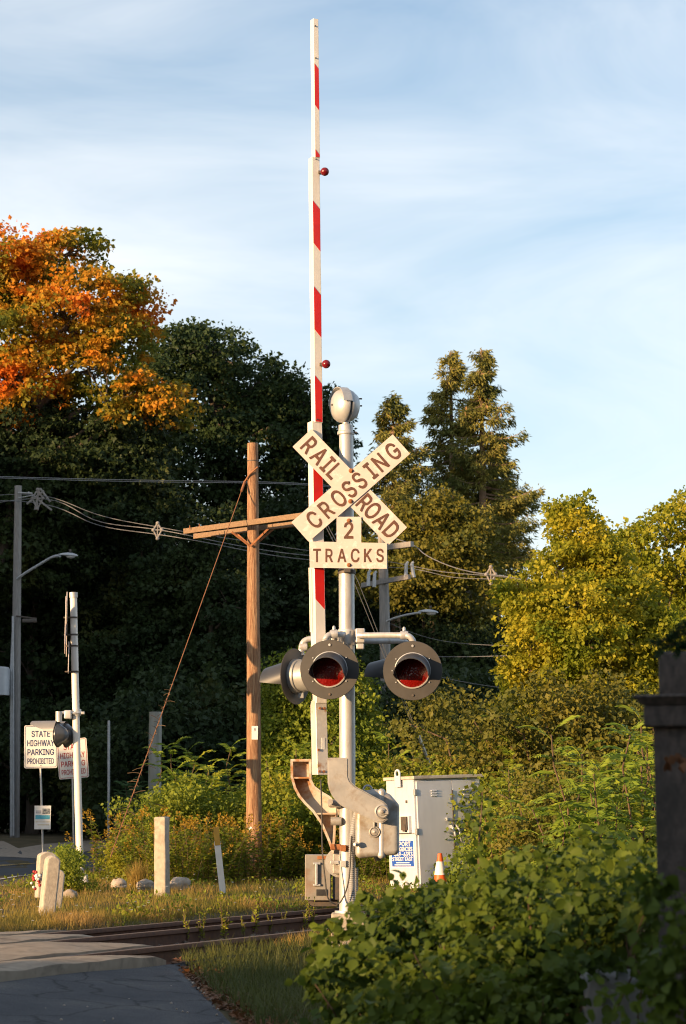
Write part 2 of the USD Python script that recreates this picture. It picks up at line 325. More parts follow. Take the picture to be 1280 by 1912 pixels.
L_cone = leafmat('spruce_cones', [(0.0, (0.24, 0.14, 0.06)), (1.0, (0.36, 0.22, 0.09))], 1.0, 0.0, 0.5)
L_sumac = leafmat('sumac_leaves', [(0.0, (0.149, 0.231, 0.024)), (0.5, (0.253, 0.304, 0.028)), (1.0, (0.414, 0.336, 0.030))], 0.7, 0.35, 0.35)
L_weed = leafmat('weed_leaves', [(0.0, (0.10, 0.16, 0.018)), (0.5, (0.24, 0.25, 0.022)), (0.8, (0.42, 0.28, 0.026)), (1.0, (0.50, 0.22, 0.024))], 0.9, 0.35, 0.45)
L_vine = leafmat('vine_leaves', [(0.0, (0.126, 0.177, 0.022)), (0.6, (0.230, 0.260, 0.025)), (0.9, (0.459, 0.374, 0.030)), (1.0, (0.750, 0.520, 0.034))], 0.8, 0.3, 0.4)
L_bush = leafmat('bush_leaves', [(0.0, (0.055, 0.090, 0.012)), (0.30, (0.125, 0.165, 0.017)), (0.52, (0.25, 0.26, 0.022)), (0.66, (0.42, 0.35, 0.026)), (0.78, (0.66, 0.44, 0.03)), (1.0, (0.60, 0.26, 0.025))], 1.6, 0.4, 0.75)
L_plume = leafmat('goldenrod_plumes', [(0.0, (0.286, 0.187, 0.020)), (1.0, (0.462, 0.264, 0.030))], 1.2, 0.3, 0.5)
L_grass = leafmat('grass_blades', [(0.0, (0.16, 0.17, 0.03)), (0.35, (0.34, 0.24, 0.06)), (0.65, (0.52, 0.31, 0.12)), (1.0, (0.60, 0.36, 0.15))], 0.6, 0.35, 0.5)
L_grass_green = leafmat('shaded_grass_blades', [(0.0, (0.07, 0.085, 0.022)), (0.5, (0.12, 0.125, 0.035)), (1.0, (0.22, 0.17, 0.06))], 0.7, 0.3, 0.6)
L_litter = leafmat('fallen_leaves', [(0.0, (0.12, 0.055, 0.025)), (0.6, (0.22, 0.09, 0.035)), (1.0, (0.36, 0.15, 0.04))], 1.5, 0.1, 0.7)
L_daisy = leafmat('daisy_petals', [(0.0, (0.62, 0.60, 0.55)), (1.0, (0.72, 0.70, 0.66))], 2, 0.2, 0.5)
L_hemlock = leafmat('hemlock_needles', [(0.0, (0.025, 0.055, 0.018)), (1.0, (0.045, 0.085, 0.024))], 2, 0.2, 0.5)

# ------------------------------------------------------------------ ground
U = np.array([0.430, 0.903]); N = np.array([0.903, -0.430])       # along the rails (away from the camera) and across them (towards it)
RT = [-11.60, -10.86, -9.60]                                       # the three rails across the track
Z_RAIL = -0.05

def height(x, y):
    x, y = np.asarray(x, float), np.asarray(y, float)
    t = x * N[0] + y * N[1]
    near = -0.15 - 0.05 * np.clip(t + 9.2, 0, 7)
    z = np.interp(t, [-13.0, -12.1, -11.8, -9.4, -9.2], [0.0, -0.06, -0.215, -0.215, -0.15])
    z = np.where(t > -9.2, near, z)
    bank = np.clip((y - 45) / 11, 0, 1); z = z + 0.46 * bank * bank * (3 - 2 * bank)
    far = np.clip((y - 75) / 60, 0, 1)
    return z + far * far * (3 - 2 * far) * 4.0 + 0.03 * (meshkit.noise(np.stack([x * 0.9, y * 0.9, 0 * x], -1)) - 0.5)

def grid(xs, ys, lift=0.0, keep=None, fn=height):
    X, Y = np.meshgrid(xs, ys)
    v = np.stack([X, Y, fn(X, Y) + lift], -1).reshape(-1, 3)
    nx, ny = len(xs), len(ys)
    i = (np.arange(ny - 1)[:, None] * nx + np.arange(nx - 1)[None]).ravel()
    f = np.concatenate([np.stack([i, i + 1, i + nx + 1], 1), np.stack([i, i + nx + 1, i + nx], 1)])
    return v, f

xs = np.concatenate([[-900, -400, -200, -100, -50], np.arange(-30, -8, 2.0), np.arange(-8, 6, 0.2), np.arange(6, 30, 2.0), [50, 100, 200, 400, 900]])
ys = np.concatenate([[-300, -100, -50, -20], np.arange(-10, 10, 1.0), np.arange(10, 36, 0.2), np.arange(36, 140, 2.0), [200, 300, 600, 1500]])
single('ground', grid(xs, ys), soil, kind='structure', smooth=True)

def st(s, t): return np.stack([np.asarray(s)[..., None] * U + np.asarray(t)[..., None] * N], 0)[0]

def strip(sa, sb, t0, t1, z, ns=60, nt=8, crown=0.02, rough=0.02, thick=0.12, seed=0, edge=0.018):
    """Slab in track coordinates with worn edges: top, rim and sides."""
    S, T = np.meshgrid(np.linspace(0, 1, ns), np.linspace(0, 1, nt))
    e0 = edge * (meshkit.fbm(np.stack([np.linspace(sa, sb, ns) * 2.2, np.full(ns, seed * 7.1), np.zeros(ns)], -1)) - 0.5)
    e1 = edge * (meshkit.fbm(np.stack([np.linspace(sa, sb, ns) * 2.2, np.full(ns, seed * 7.1 + 3.3), np.zeros(ns)], -1)) - 0.5)
    s = sa + (sb - sa) * S
    t = (t0 + e0[None]) * (1 - T) + (t1 + e1[None]) * T
    w = (S ** 18)                                                     # the end towards the camera's right is rounded off
    t = t * (1 - 0.75 * w) + (t0 + t1) / 2 * 0.75 * w
    zz = z + crown * (1 - (2 * T - 1) ** 2) * (1 - S ** 20) - 0.09 * S ** 26 + rough * (meshkit.fbm(np.stack([s * 3, t * 3, 0 * s + seed], -1)) - 0.5) * 2
    xy = s[..., None] * U + t[..., None] * N
    top = np.concatenate([xy, zz[..., None]], -1).reshape(-1, 3)
    i = (np.arange(nt - 1)[:, None] * ns + np.arange(ns - 1)[None]).ravel()
    f = np.concatenate([np.stack([i, i + ns + 1, i + 1], 1), np.stack([i, i + ns, i + ns + 1], 1)])
    ring = np.concatenate([np.arange(ns), np.arange(1, nt) * ns + ns - 1, (nt - 1) * ns + np.arange(ns - 2, -1, -1), np.arange(nt - 2, 0, -1) * ns])
    low = top[ring] - [0, 0, thick]; k = len(ring); b = len(top) + np.arange(k); r2 = np.roll(ring, -1); b2 = np.roll(b, -1)
    f = np.vstack([f, np.stack([ring, b, r2], 1), np.stack([r2, b, b2], 1)])
    return fixed((np.vstack([top, low]), f))

def sof(px, py, z):
    g = G(px, py, z); return float(g[:2] @ U), float(g[:2] @ N)
cs = UsdGeom.Xform.Define(stage, '/World/crossing_surface').GetPrim(); datas(cs, kind='structure')
for k, (endpx, endpy, t0, t1, z) in enumerate([(275, 1730, -12.05, RT[0] - 0.035, -0.03), (280, 1738, RT[0] + 0.045, RT[1] - 0.035, -0.028), (325, 1752, RT[1] + 0.045, RT[2] - 0.035, -0.026), (300, 1773, RT[2] + 0.035, RT[2] + 0.62, -0.035)]):
    s1, _ = sof(endpx, endpy, z)
    usdkit.mesh(stage, '/World/crossing_surface/' + numbered('cs', 'asphalt_panel'), strip(6.0, s1, t0, t1, z, seed=k + 1, crown=0.022 if k else 0.005), old_asphalt, 40)

# near road: one sheet, right edge worn
edge_px = [(475, 1925), (440, 1895), (402, 1868), (372, 1840), (345, 1818), (322, 1800), (312, 1788), (300, 1778)]
ex = []
for x, y in edge_px:
    g = G(x, y, -0.2)
    for _ in range(4): g = G(x, y, float(height(g[0], g[1])))
    ex.append(g[:2])
ex = np.array(ex)
def road_right(y): return np.interp(y, ex[:, 1], ex[:, 0], left=ex[0, 0] + 0.15)
ry = np.linspace(-12, float(ex[-1, 1]) + 0.02, 240)
rows = []
nx = 50
for y in ry:
    xr = road_right(y) + 0.10 * (meshkit.fbm(np.array([y * 3.0, 1.7, 0])) - 0.5)
    xl = -7.5
    rows.append(np.stack([np.linspace(xl, xr, nx), np.full(nx, y)], 1))
R_ = np.array(rows)
# keep clear of the crossing slab
tt = R_ @ N
over = np.minimum(tt - (RT[2] + 0.66), 0.0)
R_ = R_ - over[..., None] * N * 1.0
zz = height(R_[..., 0], R_[..., 1]) + 0.008 + 0.05 * np.exp(-((R_ @ N) - (RT[2] + 0.66)) / 0.8)
zz[:, -1] -= 0.03
v = np.concatenate([R_, zz[..., None]], -1).reshape(-1, 3)
i = (np.arange(len(ry) - 1)[:, None] * nx + np.arange(nx - 1)[None]).ravel()
single('road', (v, np.concatenate([np.stack([i, i + 1, i + nx + 1], 1), np.stack([i, i + nx + 1, i + nx], 1)])), asphalt, kind='structure', smooth=True)

# highway beyond the grass
def ribbon(cl, w0, w1, lift):
    c = np.asarray(cl, float); t = np.gradient(c, axis=0); t /= np.linalg.norm(t, axis=1, keepdims=True); n = np.stack([t[:, 1], -t[:, 0]], 1)
    L, Rr = c + n * w0, c + n * w1
    k = len(c); xy = np.vstack([L, Rr]); v = np.concatenate([xy, (height(xy[:, 0], xy[:, 1]) + lift)[:, None]], 1)
    i = np.arange(k - 1)
    return v, np.concatenate([np.stack([i, k + i, k + i + 1], 1), np.stack([i, k + i + 1, i + 1], 1)])
def on_ground(px, py):
    g = G(px, py, 0.0)
    for _ in range(12): g = 0.5 * g + 0.5 * G(px, py, float(height(g[0], g[1])))
    return g[:2]
def line(pts):
    q = np.array([on_ground(*p) for p in pts]); d0 = (q[1] - q[0]); d1 = q[-1] - q[-2]
    q = np.vstack([q[0] - d0 / np.linalg.norm(d0) * 14, q, q[-1] + d1 / np.linalg.norm(d1) * 6 + [2.0, 0]])
    return np.array([q[0] + (q[-1] - q[0]) * 0, *q[1:]])[:, :2]
white_l, yellow_l, far_l = line([(-30, 1646), (0, 1642), (65, 1633), (130, 1624)]), line([(-30, 1619), (0, 1616), (75, 1609), (130, 1603)]), line([(-30, 1593), (0, 1590), (80, 1582), (150, 1576), (220, 1572)])
def rs(q, n=40):
    t = np.concatenate([[0], np.cumsum(np.linalg.norm(np.diff(q, axis=0), axis=1))]); u_ = np.linspace(0, t[-1], n); return np.stack([np.interp(u_, t, q[:, k]) for k in (0, 1)], 1)
def between(a, b, lift, n=40, m=8):
    A, B = rs(a, n), rs(b, n); T = np.linspace(0, 1, m)[:, None, None]; q = A[None] * (1 - T) + B[None] * T
    v = np.concatenate([q, (height(q[..., 0], q[..., 1]) + lift)[..., None]], -1).reshape(-1, 3)
    i = (np.arange(m - 1)[:, None] * n + np.arange(n - 1)[None]).ravel()
    f = np.concatenate([np.stack([i, i + n, i + 1], 1), np.stack([i + 1, i + n, i + n + 1], 1)])
    t = trimesh.Trimesh(v, f, process=False)
    return (v, f) if t.face_normals[:, 2].mean() > 0 else (v, f[:, ::-1])
near_l = white_l + [0.9, -1.5]
single('highway', between(far_l, near_l, 0.006), highway_mat, kind='structure')
def paint(q, w0, w1): return between(q + [w0, 0], q + [w1, 0], 0.016, m=2)
single('white_edge_line', paint(white_l, 0.0, 0.07), line_white, kind='structure')
single('yellow_centre_line', paint(yellow_l, 0.0, 0.08), line_yellow, kind='structure')
single('yellow_centre_line', paint(yellow_l, 0.16, 0.24), line_yellow, kind='structure')
single('gravel_shoulder', between(far_l + [-1.6, 1.0], far_l, 0.012), shoulder_mat, kind='structure')

# ------------------------------------------------------------------ rails
def rail(t, s0, s1, name_label):
    prof = [(-0.065, 0.0), (0.065, 0.0), (0.065, 0.012), (0.012, 0.03), (0.012, 0.115), (0.034, 0.125), (0.034, 0.145), (0.028, 0.16), (-0.028, 0.16), (-0.034, 0.145), (-0.034, 0.125), (-0.012, 0.115), (-0.012, 0.03), (-0.065, 0.012)]
    m = trimesh.creation.extrude_polygon(sg.Polygon(prof), 1.0, engine='earcut')
    v = np.array(m.vertices); s = s0 + (s1 - s0) * v[:, 2]
    xy = s[:, None] * U + (t + v[:, 0])[:, None] * N
    body = fixed((np.concatenate([xy, (Z_RAIL - 0.16 + v[:, 1])[:, None]], 1), np.array(m.faces)))
    mid = (s0 + s1) / 2
    cap = trimesh.creation.box([0.054, abs(s1 - s0) - 0.01, 0.006]); cv = np.array(cap.vertices)
    xy = (mid + cv[:, 1])[:, None] * U + (t + cv[:, 0])[:, None] * N
    cap = fixed((np.concatenate([xy, (Z_RAIL + 0.0005 + cv[:, 2])[:, None]], 1), np.array(cap.faces)))
    return body, cap
track_a = Thing('railway_track', 'near railway track of two rusty rails behind the crossing mast', 'railway track', (*(20 * U + -10.2 * N), -0.21))
track_b = Thing('railway_track', 'farther single rusty rail along the grass verge, behind the near track', 'railway track', (*(20 * U + RT[0] * N), -0.21))
for th, ts in ((track_a, RT[1:]), (track_b, RT[:1])):
    for t in ts:
        body, cap = rail(t, 5.0, 60.0, '')
        r = th.add('rail', body, rail_side, 30)
        th.add('rail_head', cap, rail_top, False, parent=r)
for k in range(40):
    s = 17.6 + k * 0.62
    b = rbox((2.0, 0.22, 0.1), 0.012, 4)
    R = np.array([[N[0], U[0], 0], [N[1], U[1], 0], [0, 0, 1]])
    c = s * U + (-10.25 + rng.uniform(-.03, .03)) * N
    track_a.add('sleeper', moved(b, (c[0], c[1], Z_RAIL - 0.215), R), sleeper_mat, False)
bs = np.linspace(16.5, 45, 140); bt = np.linspace(-12.15, -9.0, 30)
Sg, Tg = np.meshgrid(bs, bt)
bz = -0.205 + 0.05 * (meshkit.fbm(np.stack([Sg * 9, Tg * 9, 0 * Sg], -1)) - 0.5) - 0.06 * np.clip((np.abs(Tg + 10.6) - 1.45) / 0.1, 0, 1)
bxy = Sg[..., None] * U + Tg[..., None] * N
bv = np.concatenate([bxy, bz[..., None]], -1).reshape(-1, 3)
i = (np.arange(len(bt) - 1)[:, None] * len(bs) + np.arange(len(bs) - 1)[None]).ravel(); ns = len(bs)
single('ballast', (bv, np.concatenate([np.stack([i, i + ns + 1, i + 1], 1), np.stack([i, i + ns, i + ns + 1], 1)])), ballast_mat, label='rusty dark ballast between the rails', cat='ballast', kind='stuff')

# ------------------------------------------------------------------ the crossing signal
D = 20.0
K = D / FPX                                        # metres per photo pixel at the mast
base = P(648, 1788, D)
sig = Thing('crossing_signal', 'silver railroad crossing signal with crossbuck, flashing lights and raised barrier arm', 'crossing signal', base)
mtop = P(646, 812, D); mbot = P(648, 1735, D)
sig.add('mast', tube([mbot, P(648, 1400, D), P(646.5, 1060, D), mtop], [0.071, 0.071, 0.069, 0.064], 40), silver, 60)
fb = P(650, 1745, D)
sig.add('concrete_base', moved(rbox((0.30, 0.30, 0.42), 0.02), fb + [0, 0, -0.02]), concrete, 40)
fl = cyl(0.11, 0.02, 24); sig.add('base_flange', moved(fl, P(648, 1702, D) + [0, 0, -0.01]), silver, 40)
# bell
col = P(645, 812, D)
mp = sig.add('mast_collar', moved(lathe([(0.0, -0.002), (0.074, 0), (0.078, 0.012), (0.074, 0.028), (0.066, 0.034), (0.064, 0.085), (0.055, 0.092), (0.03, 0.10), (0.028, 0.155), (0.0, 0.155)]), col), silver, 35)
sig.add('collar_bolt', moved(moved(cyl(0.006, 0.03, 8), R=rot('y', PI / 2)), col + [0.07, -0.02, 0.02]), steel_dark, 30, parent=mp)
bc = P(643, 758, D)
bax = np.array([-0.90, -0.43, 0.0]); bax /= np.linalg.norm(bax); FR = frame(bax)
gong = lathe([(0.154, 0.0), (0.156, 0.012), (0.150, 0.035), (0.128, 0.07), (0.085, 0.097), (0.03, 0.108), (0.0, 0.11)], 40)
g_ = sig.add('bell_gong', moved(gong, bc + bax * 0.012, FR), silver, 50)
sig.add('gong_screw', moved(cyl(0.010, 0.012, 10), bc + bax * 0.118, FR), steel_dark, 30, parent=g_)
hood = []
for a in np.linspace(0.12, PI - 0.12, 23): hood.append((math.cos(a), math.sin(a)))
hv = []; hf = []
for q, (rr, zz_) in enumerate([(0.160, -0.01), (0.168, 0.0), (0.166, 0.085), (0.160, 0.085)]):
    for cx, cy in hood: hv.append([cx * rr, cy * rr, zz_])
nh = len(hood)
for q in range(4):
    for j in range(nh - 1):
        a0, b0 = q * nh + j, ((q + 1) % 4) * nh + j
        hf += [[a0, b0, a0 + 1], [a0 + 1, b0, b0 + 1]]
sig.add('bell_hood', fixed(moved((np.array(hv), np.array(hf)), bc, FR)), silver, 40)
back = lathe([(0.0, -0.13), (0.06, -0.125), (0.11, -0.10), (0.142, -0.055), (0.150, -0.03), (0.150, -0.012), (0.0, -0.010)], 40)
bk = sig.add('bell_case', moved(back, bc, FR), silver, 40)
sig.add('case_lug', moved(rbox((0.05, 0.06, 0.07), 0.006), bc + np.array([0.105, 0.01, 0.02])), silver, 40, parent=bk)
for dz in (0.045, -0.02): sig.add('case_bolt', moved(moved(cyl(0.007, 0.03, 8), R=rot('y', PI / 2)), bc + np.array([0.128, 0.0, 0.02 + dz])), steel_dark, 30, parent=bk)

# signs
SY = D - 0.135                                      # sign plane
sc = P(654.5, 911, SY)
def blade(ang, L, W, y): 
    b = sg.box(-L / 2, -W / 2, L / 2, W / 2).buffer(0.006, quad_segs=3)
    return fixed(moved(plate(b, 0.006), (0, 0, 0)))
def on_blade(m, ang, off): return moved(moved(m, off), R=rot('y', -ang))
a1, a2 = math.radians(41.2), math.radians(-46.2)
b1 = sig.add('crossbuck_blade', moved(moved(blade(0, 1.19, 0.222, 0), R=rot('y', -a1)), sc), sign_white, 30)
sc2 = sc + np.array([-0.010, 0.012, 0.010])
b2 = sig.add('crossbuck_blade', moved(moved(blade(0, 1.22, 0.222, 0), R=rot('y', -a2)), sc2), sign_white, 30)
def word_on(parent, chars, c, ang, h, xs=0.74):
    parts = []
    for ch, u, w in chars:
        parts.append(moved(moved(moved(lettering(ch, h, xs, depth=0.002, bold=True), (0, 0, 0)), (u, -0.0015, w)), R=rot('y', -ang)))
    return moved(join(*parts), c)
cu = lambda x, y: ((x - 654.5) * math.cos(a1) - (y - 911) * math.sin(a1)) * K
sig.add('lettering', word_on(b1, [(ch, cu(x, y), 0.0) for ch, x, y in (('C', 583, 968), ('R', 606, 949), ('O', 630, 929), ('S', 649, 911), ('S', 668, 894), ('I', 689, 876), ('N', 707, 860), ('G', 731, 839))], sc, a1, 0.152), sign_brown, False, parent=b1)
cv_ = lambda x, y: ((x - 652.5) * math.cos(a2) - (y - 908.5) * math.sin(a2)) * K
sig.add('lettering', word_on(b2, [(ch, cv_(x, y), 0.0) for ch, x, y in (('R', 577, 829), ('A', 596, 849), ('I', 611, 865.5), ('L', 624, 879), ('R', 681, 937), ('O', 696, 953), ('A', 713, 971), ('D', 731, 989))], sc2, a2, 0.152), sign_brown, False, parent=b2)
for x, y in ((655, 879), (654, 936)):
    sig.add('sign_bolt', moved(moved(lathe([(0.022, 0), (0.02, 0.006), (0.011, 0.009), (0.010, 0.018), (0.0, 0.018)], 10), R=rot('x', PI / 2)), P(x, y, SY - 0.001)), rust, 30)
ts = sig.add('tracks_sign', px_plate([(628, 965), (674, 965), (674, 1013), (722, 1014), (722, 1062), (578, 1060), (578, 1011), (628, 1012)], SY - 0.002, 0.006), sign_white, 30)
pt = lambda x, y: P(x, y, SY - 0.0025)
sig.add('numeral', moved(lettering('2', 30 * K, 0.85, bold=True), pt(650.5, 990)), sign_brown, False, parent=ts)
sig.add('lettering', moved(lettering('TRACKS', 24 * K, 0.74, gap=8.5 * K, bold=True), pt(650, 1037)), sign_brown, False, parent=ts)
for x, y in ((651, 972), (651, 1055)):
    sig.add('sign_bolt', moved(moved(lathe([(0.020, 0), (0.018, 0.006), (0.011, 0.009), (0.010, 0.018), (0.0, 0.018)], 10), R=rot('x', PI / 2)), P(x, y, SY - 0.003)), rust, 30)
for y in (905, 1068, 1000):
    cl = P(647, y, D)
    sig.add('sign_clamp', join(moved(moved(cyl(0.080, 0.035, 28), cl - [0, 0, 0.017]), (0, 0, 0)), moved(rbox((0.06, 0.09, 0.03), 0.004), cl + [0.005, -0.09, 0])), steel_dark, 40)

# flashing lights
def light_head(px, py, d, facing, name_label=None, hoodlen=0.26, disc=0.256):
    f = np.asarray(facing, float); f /= np.linalg.norm(f); F = frame(f); c = P(px, py, d)
    d_ = lathe([(0.0, -0.004), (disc, -0.004), (disc + 0.003, 0.0), (disc, 0.004), (0.155, 0.006), (0.0, 0.006)], 56)
    dp = sig.add('light_disc', moved(d_, c, F), black_disc, 40, label=name_label)
    rim = lathe([(0.150, 0.004), (0.158, 0.010), (0.158, 0.018), (0.150, 0.022), (0.146, 0.018), (0.146, 0.004)], 48)
    sig.add('lens_rim', moved(rim, c, F), silver, 40, parent=dp)
    lens = lathe([(0.147, 0.008), (0.12, 0.022), (0.08, 0.034), (0.04, 0.040), (0.0, 0.042)], 48)
    sig.add('lens', moved(lens, c, F), lens_red, 60, parent=dp)
    # hood: upper part of a cylinder, longer at the top
    na, nl = 33, 2
    ang = np.linspace(math.radians(-32), math.radians(212), na); hv = []
    for rr, inner in ((0.154, 0), (0.148, 1)):
        for q, aa in enumerate(ang):
            ln = hoodlen * max(0.05, min(1.0, (math.sin(aa) + 0.52) / 0.62))
            for z_ in (0.012, ln): hv.append([math.cos(aa) * rr, math.sin(aa) * rr * 1.0 - (0.06 * (z_ / hoodlen) if z_ > 0.02 else 0), z_])
    hf = []
    for s_ in (0, 1):
        o = s_ * na * 2
        for q in range(na - 1):
            a0 = o + q * 2
            hf += [[a0, a0 + 2, a0 + 1], [a0 + 1, a0 + 2, a0 + 3]]
    for q in range(na - 1):
        a0, b0 = q * 2 + 1, na * 2 + q * 2 + 1
        hf += [[a0, a0 + 2, b0], [b0, a0 + 2, b0 + 2]]
    sig.add('hood', fixed(moved((np.array(hv), np.array(hf)), c, F)), hood_black, 40, parent=dp)
    for aa in np.radians([35, 145, 180, 215, 325]):
        sig.add('screw', moved(moved(cyl(0.006, 0.012, 8), (0.178 * math.cos(aa), 0.178 * math.sin(aa), 0.004)), c, F), galv, 30, parent=dp)
    for aa, rr in ((PI / 2, 0.215), (-PI / 2, 0.215)):
        sig.add('screw', moved(moved(cyl(0.011, 0.012, 8), (rr * math.cos(aa), rr * math.sin(aa), 0.004)), c, F), galv if aa > 0 else steel_dark, 30, parent=dp)
    hs = lathe([(0.0, -0.20), (0.06, -0.195), (0.12, -0.17), (0.135, -0.15), (0.138, -0.06), (0.150, -0.055), (0.155, -0.04), (0.155, -0.003)], 40)
    hp = sig.add('light_housing', moved(hs, c, F), housing_grey, 40)
    sig.add('latch', moved(rbox((0.05, 0.04, 0.05), 0.006), c - f * 0.06 + np.array([0, 0, -0.17])), galv, 30, parent=hp)
    return c
LY = 19.62
c1 = light_head(615, 1250, LY, (-0.12, -1, 0.0), 'left front light disc with red lens')
c2 = light_head(770, 1252, LY, (-0.10, -1, 0.0), 'right front light disc with red lens')
c3 = light_head(551, 1263, 19.95, (-0.86, 0.51, -0.02), 'rear light disc turned away to the left', 0.28, 0.245)
c4 = light_head(762, 1252, 20.12, (-0.86, 0.51, -0.02), 'rear light disc hidden behind the right one', 0.37, 0.235)
# cross arm pipes
def pipe(ctrl, r, n=16, k=30): return tube(smooth_path(ctrl, k), r, n)
sig.add('light_arm', pipe([P(668, 1186, 19.86), P(715, 1186, 19.80), P(752, 1186, 19.76), P(763, 1188, 19.74), P(769, 1194, 19.74), P(770, 1212, 19.74)], 0.027), silver, 40)
sig.add('light_arm', pipe([P(668, 1196, 20.06), P(715, 1197, 20.16), P(745, 1197, 20.22), P(757, 1199, 20.24), P(762, 1205, 20.26), P(763, 1220, 20.26)], 0.025), silver, 40)
sig.add('light_arm', pipe([P(640, 1184, 19.86), P(622, 1184, 19.78), P(612, 1187, 19.76), P(607, 1195, 19.75), P(607, 1215, 19.75)], 0.027), silver, 40)
sig.add('light_arm', pipe([P(640, 1192, 20.0), P(600, 1192, 20.06), P(578, 1193, 20.07), P(568, 1197, 20.07), P(563, 1206, 20.07), P(563, 1225, 20.06)], 0.027), silver, 40)
hub = P(648, 1190, D)
sig.add('junction_hub', join(moved(lathe([(0.0, -0.07), (0.082, -0.07), (0.088, -0.05), (0.088, 0.05), (0.082, 0.07), (0.0, 0.07)], 28), hub), moved(rbox((0.085, 0.10, 0.13), 0.012), P(672, 1187, 19.93)), moved(rbox((0.07, 0.08, 0.05), 0.01), P(672, 1207, 19.93)), moved(rbox((0.06, 0.07, 0.10), 0.012), P(624, 1186, 19.88))), silver, 40)
for x, y, d in ((754, 1184, 19.76), (623, 1182, 19.78), (566, 1206, 20.07)):
    sig.add('pipe_coupling', join(moved(lathe([(0, -0.035), (0.034, -0.035), (0.038, -0.02), (0.038, 0.02), (0.034, 0.035), (0, 0.035)], 18), P(x, y + 2, d), rot('y', PI / 2)), moved(lathe([(0.016, 0.03), (0.014, 0.055), (0.006, 0.065), (0, 0.066)], 10), P(x, y, d))), silver, 40)

# barrier arm
YAW = math.radians(24)
RZ = rot('z', YAW)
def arm_sec(x0, y0, x1, y1, fw, sd, name, m, d=19.9, d1=None):
    """Box section between two photo points on its front face's left edge (top, bottom)."""
    d1 = d if d1 is None else d1
    A, B = P(x0, y0, d), P(x1, y1, d1)
    right = RZ @ np.array([1.0, 0, 0]); backv = RZ @ np.array([0, 1.0, 0])
    vs = []
    c = 0.004
    for Q in (A, B):
        for a_, b_ in ((c, 0), (fw - c, 0), (fw, c), (fw, sd - c), (fw - c, sd), (c, sd), (0, sd - c), (0, c)):
            vs.append(Q + right * a_ + backv * b_)
    h = trimesh.convex.convex_hull(np.array(vs))
    return A, B, right, h
yf = lambda A, B, y0, y1, y: A + (B - A) * ((y - y0) / (y1 - y0))
secs = [('arm_section', 584.5, 35, 587.5, 294, 0.053, 0.072, white_paint), ('arm_section', 582, 293, 587.5, 788, 0.078, 0.086, white_paint), ('arm_section', 582, 786, 590.5, 1312, 0.100, 0.105, white_paint), ('arm_channel', 588.5, 1308, 592, 1446, 0.108, 0.118, channel_white)]
stripes = {0: [(119, 196), (279, 298)], 1: [(376, 455), (537, 616), (702, 795)], 2: [(858, 945), (1046, 1120)]}
slant = {0: 10, 1: 15, 2: 19}
dd = [19.905, 19.90, 19.895, 19.90]
for k, (nm, x0, y0, x1, y1, fw, sd, m) in enumerate(secs):
    A, B, right, h = arm_sec(x0, y0, x1, y1, fw, sd, nm, m, dd[k])
    pth = sig.add(nm, h, m, 30)
    fn = RZ @ np.array([0, -1.0, 0])
    for s0, s1 in stripes.get(k, []):
        lo_ = min(s1, y1 - 3)
        q = []
        for yy, side in ((s0, 0), (s0 + slant[k], 1), (min(s1 + slant[k], y1 - 1), 1), (min(s1, y1 - 1), 0)):
            q.append(yf(A, B, y0, y1, min(yy, y1 - 1)) + right * (0.005 + (fw - 0.010) * side))
        q = np.array(q); vv = np.vstack([q + fn * 0.0025, q - fn * 0.002])
        sig.add('red_stripe', fixed((vv, np.array([[0, 1, 2], [0, 2, 3], [4, 6, 5], [4, 7, 6], [0, 4, 1], [1, 4, 5], [1, 5, 2], [2, 5, 6], [2, 6, 3], [3, 6, 7], [3, 7, 0], [0, 7, 4]]))), red_tape, False, parent=pth)
    bolts = {0: [(588, 49), (589, 109)], 1: [(590, 297), (592, 783)], 3: [(597, 1322), (606, 1322), (596, 1440), (605, 1440), (594, 1400)]}.get(k, [])
    for bx_, by_ in bolts:
        Q = yf(A, B, y0, y1, by_) + right * min(max((bx_ - (x0 + (x1 - x0) * (by_ - y0) / (y1 - y0))) * K, 0.012), fw - 0.01)
        sig.add('bolt', moved(moved(cyl(0.006 if k < 3 else 0.011, 0.012, 8), R=frame(fn)), Q), rust if k == 3 else steel_dark, 30, parent=pth)
A, B, right, h = arm_sec(588.5, 1308, 592, 1446, 0.108, 0.118, '', None)
sig.add('warning_sticker', fixed((np.array([yf(A, B, 1308, 1446, yy) + right * xx + RZ @ np.array([0, -dy, 0]) for yy in (1378, 1398) for xx in (0.045, 0.075) for dy in (0.002, -0.002)]), trimesh.convex.convex_hull(np.array([[yy, xx, dy] for yy in (0, 1) for xx in (0, 1) for dy in (1, -1)])).faces)) if False else moved(rbox((0.03, 0.003, 0.1), 0.001, 4), yf(A, B, 1308, 1446, 1388) + right * 0.065 + RZ @ np.array([0, -0.001, 0]), RZ), plate_white, False)
for x, y in ((606, 321), (608.5, 680)):
    c = P(x, y, 19.90)
    lp = sig.add('arm_lamp', moved(trimesh.creation.icosphere(3, 0.039), c), lamp_red, True, label='round red lamp on the barrier arm')
    sig.add('lamp_bracket', moved(rbox((0.05, 0.045, 0.03), 0.004), c + [-0.035, 0.03, 0]), steel_dark, 30, parent=lp)
sig.add('arm_edge_strip', tube([P(577, 1060, 19.93), P(579.5, 1180, 19.93)], 0.006, 8), white_paint, 40)
